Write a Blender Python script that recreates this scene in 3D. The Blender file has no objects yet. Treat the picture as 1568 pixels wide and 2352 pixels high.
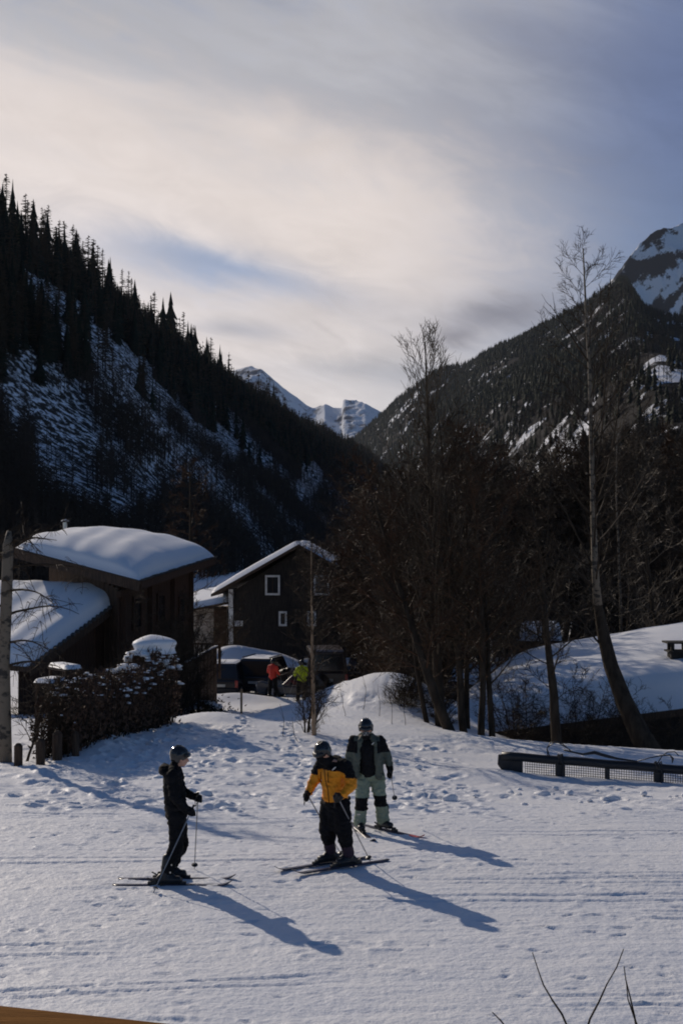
import bpy, bmesh, math, random
import numpy as np
from mathutils import Vector, Matrix, Quaternion
R = math.radians
SC = bpy.context.scene
COL = SC.collection
rnd = random.Random(7)

# ------------------------------------------------------------------ camera
F = 3267.0                       # focal length in pixels of a 1568 x 2352 picture
CAM_Z = 4.5
PITCH = math.atan(64 / F)
cam = bpy.data.cameras.new('camera')
cam.sensor_fit = 'VERTICAL'; cam.sensor_height = 36.0; cam.sensor_width = 24.0
cam.lens = 36.0 * F / 2352.0
cam.clip_start = 0.1; cam.clip_end = 40000
camo = bpy.data.objects.new('camera', cam); COL.objects.link(camo)
camo.location = (0, 0, CAM_Z); camo.rotation_euler = (math.pi / 2 + PITCH, 0, 0)
SC.camera = camo

def pt(u, v, Y):
    """world point at depth Y that stands where the photograph shows (u, v)"""
    cx = (u - 784) / F; cy = -(v - 1176) / F
    dy = math.cos(PITCH) - cy * math.sin(PITCH); dz = math.sin(PITCH) + cy * math.cos(PITCH)
    t = Y / dy
    return Vector((cx * t, Y, CAM_Z + dz * t))

# ------------------------------------------------------------------ light
SUN_AZ, SUN_EL = R(-33), R(25)          # azimuth measured from +Y towards +X
SUN = Vector((math.sin(SUN_AZ) * math.cos(SUN_EL), math.cos(SUN_AZ) * math.cos(SUN_EL), math.sin(SUN_EL)))
sl = bpy.data.lights.new('sun', 'SUN'); sl.energy = 2.85; sl.angle = R(0.6); sl.color = (1.0, 0.88, 0.74)
so = bpy.data.objects.new('sun', sl); COL.objects.link(so)
so.rotation_euler = (-SUN).to_track_quat('-Z', 'Y').to_euler(); so.location = (-20, 30, 40)

W = bpy.data.worlds.new('World'); SC.world = W; W.use_nodes = True
def build_sky():
    nt = W.node_tree; nt.nodes.clear(); N = nt.nodes; L = nt.links
    def val(x, sock):
        if isinstance(x, (int, float)): sock.default_value = x
        elif isinstance(x, tuple): sock.default_value = x
        else: L.new(x, sock)
    def M(op, a, b=0.0, c=0.0):
        n = N.new('ShaderNodeMath'); n.operation = op
        val(a, n.inputs[0]); val(b, n.inputs[1]); val(c, n.inputs[2]); return n.outputs[0]
    def sstep(x, lo, hi):
        n = N.new('ShaderNodeMapRange'); n.interpolation_type = 'SMOOTHERSTEP'
        val(x, n.inputs[0]); n.inputs[1].default_value = lo; n.inputs[2].default_value = hi; return n.outputs[0]
    def mix(f, a, b):
        n = N.new('ShaderNodeMix'); n.data_type = 'RGBA'
        val(f, n.inputs[0]); val(a, n.inputs[6]); val(b, n.inputs[7]); return n.outputs[2]
    sky = N.new('ShaderNodeTexSky'); sky.sky_type = 'NISHITA'; sky.sun_disc = False
    sky.sun_elevation = SUN_EL; sky.sun_rotation = SUN_AZ; sky.altitude = 1200; sky.ozone_density = 7.0; sky.dust_density = 0.2
    tc = N.new('ShaderNodeTexCoord'); sp = N.new('ShaderNodeSeparateXYZ'); L.new(tc.outputs['Generated'], sp.inputs[0])
    x, y, z = sp.outputs
    az = M('MULTIPLY', M('ARCTAN2', x, y), 57.2958); el = M('MULTIPLY', M('ARCSINE', z), 57.2958)
    # a high cloud sheet: noise on a plane overhead
    den = M('ADD', M('MAXIMUM', z, 0.0), 0.12)
    px = M('DIVIDE', x, den); py = M('DIVIDE', y, den)
    def noise(sx, sy, ox, detail, rough=0.5, dist=0.0, rot=0.0):
        c, s = math.cos(rot), math.sin(rot)
        qx = M('ADD', M('MULTIPLY', px, c * sx), M('MULTIPLY', py, s * sx))
        qy = M('ADD', M('MULTIPLY', px, -s * sy), M('MULTIPLY', py, c * sy))
        cb = N.new('ShaderNodeCombineXYZ'); L.new(qx, cb.inputs[0]); L.new(qy, cb.inputs[1]); cb.inputs[2].default_value = ox
        n = N.new('ShaderNodeTexNoise'); n.inputs['Scale'].default_value = 1.0; n.inputs['Detail'].default_value = detail
        n.inputs['Roughness'].default_value = rough; n.inputs['Distortion'].default_value = dist
        L.new(cb.outputs[0], n.inputs['Vector']); return n.outputs[0]
    n1 = noise(0.55, 0.9, 3.1, 5, 0.52, 0.5, R(25))
    n2 = noise(1.6, 0.45, 7.7, 6, 0.55, 0.8, R(-35))
    n3 = noise(2.6, 3.0, 1.2, 6, 0.55, 0.3)
    az_t = R(-17); ct, st_ = math.cos(az_t), math.sin(az_t)
    def streak(sx, sy, oz, detail, rough, dist):
        qx = M('ADD', M('MULTIPLY', az, ct * sx), M('MULTIPLY', el, st_ * sx)); qy = M('ADD', M('MULTIPLY', az, -st_ * sy), M('MULTIPLY', el, ct * sy))
        cb = N.new('ShaderNodeCombineXYZ'); L.new(qx, cb.inputs[0]); L.new(qy, cb.inputs[1]); cb.inputs[2].default_value = oz
        n = N.new('ShaderNodeTexNoise'); n.inputs['Scale'].default_value = 1.0; n.inputs['Detail'].default_value = detail; n.inputs['Roughness'].default_value = rough; n.inputs['Distortion'].default_value = dist
        L.new(cb.outputs[0], n.inputs['Vector']); return n.outputs[0]
    k3 = streak(.22, .95, 2.2, 7, .58, 1.2)
    k1 = streak(.06, .22, 4.4, 8, .58, .9); k2 = streak(.30, .62, 9.3, 8, .62, 1.4)
    wob = M('ADD', M('MULTIPLY', M('SUBTRACT', n2, 0.5), 5.0), M('ADD', M('MULTIPLY', M('SUBTRACT', n3, 0.5), 1.4), M('MULTIPLY', M('SUBTRACT', k2, 0.5), 3.2)))
    def blob(a0, e0, ra, re, tilt, k=1.0):
        da = M('SUBTRACT', az, a0); de = M('ADD', M('SUBTRACT', el, e0), M('MULTIPLY', wob, 0.16 * k))
        c, s = math.cos(tilt), math.sin(tilt)
        p = M('DIVIDE', M('ADD', M('MULTIPLY', da, c), M('MULTIPLY', de, s)), ra)
        q = M('DIVIDE', M('ADD', M('MULTIPLY', da, -s), M('MULTIPLY', de, c)), re)
        r2 = M('ADD', M('MULTIPLY', p, p), M('MULTIPLY', q, q))
        return M('POWER', 2.718, M('MULTIPLY', r2, -1.0))
    cream = (0.92, 0.815, 0.75, 1); grey = (0.53, 0.515, 0.525, 1); dim = (0.335, 0.335, 0.385, 1); blue = (0.13, 0.175, 0.325, 1)
    base = N.new('ShaderNodeVectorMath'); base.operation = 'SCALE'; L.new(sky.outputs[0], base.inputs[0]); base.inputs['Scale'].default_value = 0.06
    # brightness of thin cloud: forward scattering, falls off away from the sun
    dt = N.new('ShaderNodeVectorMath'); dt.operation = 'DOT_PRODUCT'; L.new(tc.outputs['Generated'], dt.inputs[0]); dt.inputs[1].default_value = SUN
    near = sstep(M('ADD', dt.outputs['Value'], M('MULTIPLY', M('SUBTRACT', k1, 0.5), 0.34)), 0.68, 0.93)
    cloud = mix(near, dim, grey)
    # the bright band of cloud low over the valley
    e2 = M('ADD', M('ADD', el, M('MULTIPLY', az, 0.22)), wob)
    band = M('MULTIPLY', sstep(M('ADD', e2, M('MULTIPLY', M('SUBTRACT', k1, 0.5), 14.0)), 18.5, 10.5), sstep(M('ADD', az, M('ADD', M('MULTIPLY', wob, 0.5), M('MULTIPLY', M('SUBTRACT', k2, 0.5), 8.0))), 16.5, 0.0))
    band = M('MAXIMUM', band, M('MULTIPLY', blob(3.0, 5.5, 8.0, 2.6, 0.0), 0.75))
    cloud = mix(M('MULTIPLY', band, 0.97), cloud, cream)
    cover = M('MULTIPLY', M('MULTIPLY', sstep(dt.outputs['Value'], 0.58, 0.86), sstep(M('ADD', el, M('MULTIPLY', wob, 2.0)), 30.0, 17.0)), M('ADD', 0.72, M('MULTIPLY', n1, 0.35)))
    cover = M('MINIMUM', cover, 1.0)
    col = mix(cover, base.outputs[0], cloud)
    # blue openings and a grey cloud bank, all drifting with the same noise
    col = mix(M('MULTIPLY', blob(-5.0, 10.6, 4.8, 0.95, R(-11), 2.6), 0.88), col, (0.32, 0.405, 0.585, 1))
    col = mix(M('MULTIPLY', blob(-4.0, 8.4, 2.2, 0.35, R(-6), 1.0), 0.5), col, (0.33, 0.36, 0.45, 1))
    col = mix(M('MULTIPLY', blob(2.5, 6.6, 5.0, 0.5, R(-4), 1.2), 0.55), col, (0.38, 0.40, 0.46, 1))
    col = mix(M('MULTIPLY', blob(14.5, 17.0, 5.0, 6.0, R(35), 2.5), 0.85), col, blue)
    col = mix(M('MULTIPLY', blob(6.4, 8.9, 2.4, 0.8, R(8), 3.0), 0.85), col, (0.25, 0.25, 0.30, 1))
    col = mix(M('MULTIPLY', blob(4.6, 8.1, .8, 0.35, R(0), 2.0), 0.75), col, (0.28, 0.27, 0.31, 1))
    # light modulation by the fine streaks
    br = M('ADD', 0.64, M('ADD', M('MULTIPLY', k1, 0.30), M('ADD', M('MULTIPLY', k2, 0.26), M('MULTIPLY', n3, 0.18))))
    br = M('ADD', br, M('MULTIPLY', M('SUBTRACT', k3, 0.5), M('MULTIPLY', sstep(el, 15.0, 5.0), 0.45)))
    sc = N.new('ShaderNodeVectorMath'); sc.operation = 'SCALE'; L.new(col, sc.inputs[0]); L.new(br, sc.inputs['Scale'])
    bg = N.new('ShaderNodeBackground'); L.new(sc.outputs[0], bg.inputs[0]); bg.inputs[1].default_value = 1.0
    out = N.new('ShaderNodeOutputWorld'); L.new(bg.outputs[0], out.inputs[0])
build_sky()

SC.view_settings.view_transform = 'Standard'; SC.view_settings.look = 'None'
SC.view_settings.exposure = 0.0; SC.view_settings.gamma = 1.0; SC.view_settings.use_curve_mapping = False
SC.render.engine = 'CYCLES'
SC.cycles.use_denoising = True
SC.cycles.max_bounces = 6; SC.cycles.diffuse_bounces = 3; SC.cycles.transparent_max_bounces = 8
SC.cycles.filter_width = 1.9

# ------------------------------------------------------------------ numeric helpers
def vnoise(x, y, seed=0):
    x = np.asarray(x, float); y = np.asarray(y, float)
    ix = np.floor(x).astype(np.int64); iy = np.floor(y).astype(np.int64)
    fx = x - ix; fy = y - iy
    def h(a, b):
        n = (a * 374761393 + b * 668265263 + seed * 1274126177) & 0xffffffff
        n = ((n ^ (n >> 13)) * 1274126177) & 0xffffffff
        n = ((n ^ (n >> 16)) * 2246822519) & 0xffffffff
        return (n & 0xffffff) / float(0xffffff) * 2 - 1
    ux = fx * fx * fx * (fx * (fx * 6 - 15) + 10); uy = fy * fy * fy * (fy * (fy * 6 - 15) + 10)
    a = h(ix, iy); b = h(ix + 1, iy); c = h(ix, iy + 1); d = h(ix + 1, iy + 1)
    return (a * (1 - ux) + b * ux) * (1 - uy) + (c * (1 - ux) + d * ux) * uy
def fbm(x, y, seed=0, octs=4, gain=0.5):
    s = 0; a = 1.0; t = 0
    for i in range(octs):
        s = s + a * vnoise(np.asarray(x) * 2 ** i + 17.3 * i, np.asarray(y) * 2 ** i - 9.1 * i, seed + i); t += a; a *= gain
    return s / t
def sm(x, a, b):
    t = np.clip((np.asarray(x, float) - a) / (b - a), 0, 1); return t * t * (3 - 2 * t)

def mesh_np(name, V, Fc, mats, parent=None, smooth=False, mi=None):
    V = np.asarray(V, np.float32); Fc = np.asarray(Fc, np.int32)
    me = bpy.data.meshes.new(name); k = Fc.shape[1]
    me.vertices.add(len(V)); me.vertices.foreach_set('co', V.ravel())
    me.loops.add(Fc.size); me.loops.foreach_set('vertex_index', Fc.ravel())
    me.polygons.add(len(Fc)); me.polygons.foreach_set('loop_start', np.arange(len(Fc), dtype=np.int32) * k)
    try: me.polygons.foreach_set('loop_total', np.full(len(Fc), k, np.int32))
    except Exception: pass
    for m in (mats if isinstance(mats, (list, tuple)) else [mats]): me.materials.append(m)
    if mi is not None: me.polygons.foreach_set('material_index', np.asarray(mi, np.int32))
    me.update(calc_edges=True)
    if smooth: me.polygons.foreach_set('use_smooth', np.ones(len(Fc), bool))
    o = bpy.data.objects.new(name, me); COL.objects.link(o)
    if parent: o.parent = parent
    return o

def tag(o, label=None, cat=None, group=None, kind=None):
    if label: o['label'] = label
    if cat: o['category'] = cat
    if group: o['group'] = group
    if kind: o['kind'] = kind
    return o
def thing(name, loc, label, cat, group=None, rz=0.0):
    o = bpy.data.objects.new(name, None); COL.objects.link(o); o.empty_display_size = 0.2
    o.location = loc; o.rotation_euler = (0, 0, rz); return tag(o, label, cat, group)

class MB:
    """collects simple solids for ONE mesh object"""
    def __init__(s): s.v = []; s.f = []; s.m = []
    def add(s, vs, fs, m=0):
        b = len(s.v); s.v += [tuple(p) for p in vs]; s.f += [tuple(i + b for i in f) for f in fs]; s.m += [m] * len(fs)
    def box(s, c, d, rot=None, m=0, taper=(1, 1)):
        c = Vector(c); hx, hy, hz = d[0] / 2, d[1] / 2, d[2] / 2; vs = []
        for z in (-1, 1):
            kx, ky = taper if z > 0 else (1, 1)
            for x, y in ((-1, -1), (1, -1), (1, 1), (-1, 1)):
                p = Vector((x * hx * kx, y * hy * ky, z * hz))
                if rot is not None: p = rot @ p
                vs.append(c + p)
        s.add(vs, [(0, 3, 2, 1), (4, 5, 6, 7), (0, 1, 5, 4), (1, 2, 6, 5), (2, 3, 7, 6), (3, 0, 4, 7)], m)
    def beam(s, a, b, w, h, m=0):
        a, b = Vector(a), Vector(b); d = (b - a)
        q = d.to_track_quat('X', 'Z').to_matrix()
        s.box((a + b) / 2, (d.length, w, h), q, m)
    def tube(s, pts, rad, n=6, m=0, cap=True):
        pts = [Vector(p) for p in pts]
        if not isinstance(rad, (list, tuple)): rad = [rad] * len(pts)
        b = len(s.v); k = len(pts)
        d0 = (pts[-1] - pts[0]).normalized()
        ref = Vector((1, 0, 0)) if abs(d0.x) < 0.8 else Vector((0, 1, 0))
        for i, p in enumerate(pts):
            d = (pts[min(i + 1, k - 1)] - pts[max(i - 1, 0)])
            d = d.normalized() if d.length > 1e-9 else d0
            e1 = d.cross(ref); e1 = e1.normalized() if e1.length > 1e-6 else d.orthogonal().normalized()
            e2 = d.cross(e1)
            for j in range(n):
                a = 2 * math.pi * j / n; q = p + (e1 * math.cos(a) + e2 * math.sin(a)) * rad[i]
                s.v.append((q.x, q.y, q.z))
        for i in range(k - 1):
            for j in range(n):
                j2 = (j + 1) % n
                s.f.append((b + i * n + j, b + i * n + j2, b + (i + 1) * n + j2, b + (i + 1) * n + j)); s.m.append(m)
        if cap and n > 3:
            s.f.append(tuple(b + j for j in reversed(range(n)))); s.m.append(m)
            s.f.append(tuple(b + (k - 1) * n + j for j in range(n))); s.m.append(m)
    def prism(s, poly, ext, m=0):
        n = len(poly); ext = Vector(ext); vs = [Vector(p) for p in poly] + [Vector(p) + ext for p in poly]
        s.add(vs, [tuple(range(n)), tuple(reversed(range(n, 2 * n)))] + [(i, i + n, (i + 1) % n + n, (i + 1) % n) for i in range(n)], m)
    def build(s, name, mats, parent=None, smooth=False, bevel=0.0, label=None, kind=None):
        me = bpy.data.meshes.new(name); me.from_pydata(s.v, [], s.f)
        for x in (mats if isinstance(mats, (list, tuple)) else [mats]): me.materials.append(x)
        me.polygons.foreach_set('material_index', s.m)
        if smooth: me.polygons.foreach_set('use_smooth', [True] * len(s.f))
        me.update()
        o = bpy.data.objects.new(name, me); COL.objects.link(o)
        if parent: o.parent = parent
        if bevel:
            b = o.modifiers.new('edge', 'BEVEL'); b.width = bevel; b.segments = 2; b.limit_method = 'ANGLE'; b.angle_limit = R(35)
        if label: o['label'] = label
        if kind: o['kind'] = kind
        return o
def copy_tree(o, parent=None):
    c = o.copy(); COL.objects.link(c)
    if parent: c.parent = parent
    for ch in list(o.children): copy_tree(ch, c)
    return c

# ------------------------------------------------------------------ materials
def mat(name, col, rough=0.7, col2=None, scale=4.0, bump=0.0, bscale=20.0, metal=0.0, spec=0.3, stretch=(1, 1, 1), lo=0.4, hi=0.6, detail=4):
    m = bpy.data.materials.new(name); m.use_nodes = True; nt = m.node_tree; N = nt.nodes; L = nt.links
    b = N['Principled BSDF']; b.inputs['Base Color'].default_value = (*col, 1); b.inputs['Roughness'].default_value = rough
    b.inputs['Metallic'].default_value = metal; b.inputs['Specular IOR Level'].default_value = spec
    if col2 or bump:
        tc = N.new('ShaderNodeTexCoord'); mp = N.new('ShaderNodeMapping'); L.new(tc.outputs['Object'], mp.inputs[0]); mp.inputs['Scale'].default_value = stretch
    if col2:
        n = N.new('ShaderNodeTexNoise'); n.inputs['Scale'].default_value = scale; n.inputs['Detail'].default_value = detail; L.new(mp.outputs[0], n.inputs['Vector'])
        r = N.new('ShaderNodeValToRGB'); r.color_ramp.elements[0].position = lo; r.color_ramp.elements[1].position = hi
        r.color_ramp.elements[0].color = (*col, 1); r.color_ramp.elements[1].color = (*col2, 1)
        L.new(n.outputs[0], r.inputs[0]); L.new(r.outputs[0], b.inputs['Base Color'])
    if bump:
        n = N.new('ShaderNodeTexNoise'); n.inputs['Scale'].default_value = bscale; n.inputs['Detail'].default_value = 5; L.new(mp.outputs[0], n.inputs['Vector'])
        bp = N.new('ShaderNodeBump'); bp.inputs['Strength'].default_value = bump; bp.inputs['Distance'].default_value = 0.05
        L.new(n.outputs[0], bp.inputs['Height']); L.new(bp.outputs[0], b.inputs['Normal'])
    return m
SNOW = mat('snow', (0.82, 0.83, 0.86), 0.55, (0.87, 0.87, 0.88), 0.6, 0.35, 16.0, spec=0.25)
SNOWR = mat('roof_snow', (0.84, 0.85, 0.87), 0.6, (0.87, 0.87, 0.88), 0.6, 0.12, 9.0, spec=0.2)
WOODD = mat('dark_wood', (0.045, 0.028, 0.018), 0.75, (0.085, 0.05, 0.03), 3.0, 0.3, 30, stretch=(6, 6, 1))
WOODB = mat('brown_wood', (0.042, 0.020, 0.011), 0.75, (0.065, 0.032, 0.017), 3.0, 0.3, 30, stretch=(6, 6, 1))
WOODP = mat('pale_wood', (0.30, 0.22, 0.14), 0.7, (0.40, 0.30, 0.20), 5.0, 0.2, 30, stretch=(6, 6, 1))
WOODO = mat('orange_wood', (0.20, 0.085, 0.02), 0.9, (0.27, 0.12, 0.03), 6.0, 0.2, 30, spec=0.04, stretch=(1, 12, 12))
SHING = mat('shingle', (0.05, 0.045, 0.042), 0.8, (0.09, 0.08, 0.07), 5.0, 0.3, 20)
HOUSE = mat('blackened_boards', (0.022, 0.018, 0.015), 0.8, (0.04, 0.032, 0.026), 2.0, 0.3, 15, stretch=(8, 8, 1))
WHITE = mat('white_paint', (0.72, 0.70, 0.66), 0.6, (0.6, 0.58, 0.54), 6.0)
STONE = mat('pale_stone', (0.30, 0.25, 0.20), 0.85, (0.42, 0.35, 0.28), 2.5, 0.4, 12)
GLASS = mat('window_glass', (0.02, 0.022, 0.026), 0.08, spec=0.6)
BLACKP = mat('black_plastic', (0.016, 0.017, 0.02), 0.45, spec=0.4)
RUBBER = mat('rubber', (0.02, 0.02, 0.02), 0.8)
METAL = mat('metal', (0.5, 0.48, 0.45), 0.35, metal=0.9)
STEEL = mat('galvanised', (0.45, 0.42, 0.38), 0.4, metal=0.8)
BARK = mat('brown_bark', (0.034, 0.025, 0.018), 0.85, (0.06, 0.044, 0.031), 6.0, 0.5, 25, stretch=(1, 1, 0.3), spec=0.1)
TWIG = mat('brown_twig', (0.036, 0.024, 0.015), 0.75, (0.07, 0.046, 0.027), 1.2, spec=0.2)
TWIGG = mat('grey_twig', (0.075, 0.053, 0.034), 0.65, (0.13, 0.093, 0.058), 1.5, spec=0.3)
RUST = mat('rust_twig', (0.045, 0.023, 0.012), 0.75, (0.08, 0.04, 0.02), 2.0, spec=0.2)
BIRCH = mat('birch_bark', (0.19, 0.15, 0.108), 0.7, (0.045, 0.038, 0.032), 5.0, 0.3, 20, stretch=(1, 1, 1.6), lo=0.52, hi=0.60)
SPRUCE = mat('spruce_needles', (0.014, 0.019, 0.013), 0.85, (0.026, 0.032, 0.020), 0.3, spec=0.1)
LARCH = mat('larch_twigs', (0.055, 0.042, 0.028), 0.85, (0.085, 0.06, 0.038), 0.3, spec=0.06)
SCRUB = mat('bare_wood', (0.045, 0.035, 0.028), 0.9, (0.07, 0.054, 0.043), 0.2, spec=0.06)
LEAFB = mat('dry_leaf', (0.07, 0.038, 0.024), 0.8, (0.13, 0.07, 0.04), 5.0)
BLACKC = mat('black_cloth', (0.008, 0.008, 0.009), 0.85, (0.012, 0.012, 0.014), 8, 0.35, 14, spec=0.12)
ORANGE = mat('orange_cloth', (0.80, 0.27, 0.012), 0.6, (0.84, 0.31, 0.015), 5, 0.5, 13, spec=0.3)
SAGE = mat('sage_cloth', (0.205, 0.25, 0.185), 0.7, (0.235, 0.28, 0.21), 5, 0.5, 13, spec=0.25)
SAGED = mat('grey_green_cloth', (0.085, 0.098, 0.08), 0.75, (0.11, 0.125, 0.10), 5, 0.5, 13, spec=0.25)
HELM = mat('helmet_shell', (0.014, 0.015, 0.018), 0.16, spec=0.6)
SKIN = mat('skin', (0.55, 0.30, 0.21), 0.5, spec=0.4)
VISOR = mat('goggle_lens', (0.10, 0.16, 0.24), 0.08, spec=0.8, metal=0.4)
MASK = mat('mask_print', (0.03, 0.03, 0.03), 0.7, (0.42, 0.40, 0.37), 26, lo=0.52, hi=0.58, stretch=(2.4, 1, .6))
REDC = mat('red_cloth', (0.62, 0.05, 0.035), 0.65, (0.55, 0.045, 0.03), 5, 0.4, 12)
LIME = mat('lime_cloth', (0.50, 0.62, 0.02), 0.65, (0.45, 0.55, 0.02), 5, 0.4, 12)
PINK = mat('pink_topsheet', (0.55, 0.09, 0.10), 0.3, spec=0.5)
SKIB = mat('ski_topsheet', (0.03, 0.035, 0.05), 0.3, (0.06, 0.05, 0.09), 8, spec=0.5)
GREYP = mat('grey_pole', (0.25, 0.25, 0.26), 0.4, metal=0.6)

def snow_rock(name, rock, scale, lo, hi, detail=10, stretch=(1, 1, 1), rough=.68):
    m = mat(name, rock, 0.9, (0.82, 0.84, 0.88), scale, 0.0, spec=0.04, lo=lo, hi=hi, stretch=stretch, detail=detail)
    for n in m.node_tree.nodes:
        if n.type == 'TEX_NOISE': n.inputs['Roughness'].default_value = rough
    return m

# ------------------------------------------------------------------ ground
TX = np.array([-40, -14, -7, -3.5, 0, 4, 9, 16, 40.])
TY = np.array([-30, 12, 20, 25, 30, 35, 40, 44, 50, 56, 66, 80, 100, 140, 4000.])
TZ = np.array([
 [0, 0, 0, 0, 0, -.2, -.4, -.7, -1.4, -2, -2.6, -3, -3, -3.2, -3.5],
 [0, 0, 0, -.05, -.12, -.3, -.5, -.8, -1.4, -2, -2.6, -3, -3, -3.2, -3.5],
 [0, 0, 0, -.10, -.25, -.38, -.6, -1.0, -1.7, -2.3, -2.9, -3.2, -3.2, -3.2, -3.5],
 [0, 0, 0, -.16, -.36, -.42, -.52, -1.0, -1.8, -2.4, -3.0, -3.3, -3.2, -3.2, -3.5],
 [0, 0, 0, -.25, -.58, -.75, -.85, -1.15, -1.7, -2.3, -3.0, -3.3, -3.2, -3.2, -3.5],
 [0, 0, 0, -.30, -.78, -.98, -1.05, -1.7, -2.4, -3.0, -3.4, -3.5, -3.4, -3.3, -3.5],
 [0, 0, 0, -.30, -.80, -1.08, -1.30, -2.4, -3.4, -3.8, -3.9, -3.8, -3.5, -3.4, -3.5],
 [0, 0, 0, -.30, -.85, -1.20, -1.75, -2.8, -3.6, -3.9, -4, -3.8, -3.5, -3.4, -3.5],
 [0, 0, 0, -.30, -.85, -1.30, -2.0, -2.9, -3.6, -3.9, -4, -3.8, -3.5, -3.4, -3.5]])
def _tab(x, y):
    fx = np.clip(np.interp(x, TX, np.arange(len(TX))), 0, len(TX) - 1.0001); fy = np.clip(np.interp(y, TY, np.arange(len(TY))), 0, len(TY) - 1.0001)
    i = fx.astype(int); j = fy.astype(int); a = fx - i; b = fy - j
    return (TZ[i, j] * (1 - a) + TZ[i + 1, j] * a) * (1 - b) + (TZ[i, j + 1] * (1 - a) + TZ[i + 1, j + 1] * a) * b
MOUNDS = [(1.1, 51.0, 2.5, 3.6, 1.08), (3.2, 48.5, 2.2, 3.0, .55), (4.2, 44.5, 1.6, 1.8, .25), (.0, 48.0, 2.8, 3.6, 0.42), (2.4, 48.5, 1.8, 3.0, 0.45), (1.5, 45.5, 2.0, 3.2, 0.35), (1.9, 42.0, 2.2, 3.0, 0.15), (-6.0, 77.5, 2.4, 1.6, 1.9), (-3.6, 79, 1.6, 1.6, 1.0), (0.6, 78.5, 3.2, 1.4, 1.3), (6.5, 77, 3.0, 2.0, 0.9),
          (-5.0, 65.0, 1.5, .9, .30), (-2.7, 64.5, 2.4, .9, .25), (-3.6, 41.0, 1.2, 1.0, .22), (-5.6, 33.0, .7, 3.5, .18), (7.5, 32.0, 4.0, .8, .12), (3.4, 32.5, 1.2, .9, .12)]
def ground_z(x, y):
    x = np.asarray(x, float); y = np.asarray(y, float)
    z = 0
    for dx, dy, w in ((0, 0, 2), (-.8, -.9, 1), (.8, .9, 1), (.8, -.9, 1), (-.8, .9, 1)):
        k = 0.6 + sm(y, 30, 60)
        z = z + w * _tab(x + dx * k, y + dy * k)
    z = z / 6.0
    for mx, my, sx, sy, h in MOUNDS: z = z + h * np.exp(-((x - mx) / sx) ** 2 - ((y - my) / sy) ** 2)
    return z
def gz(x, y): return float(ground_z(np.array([x]), np.array([y]))[0])

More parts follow.
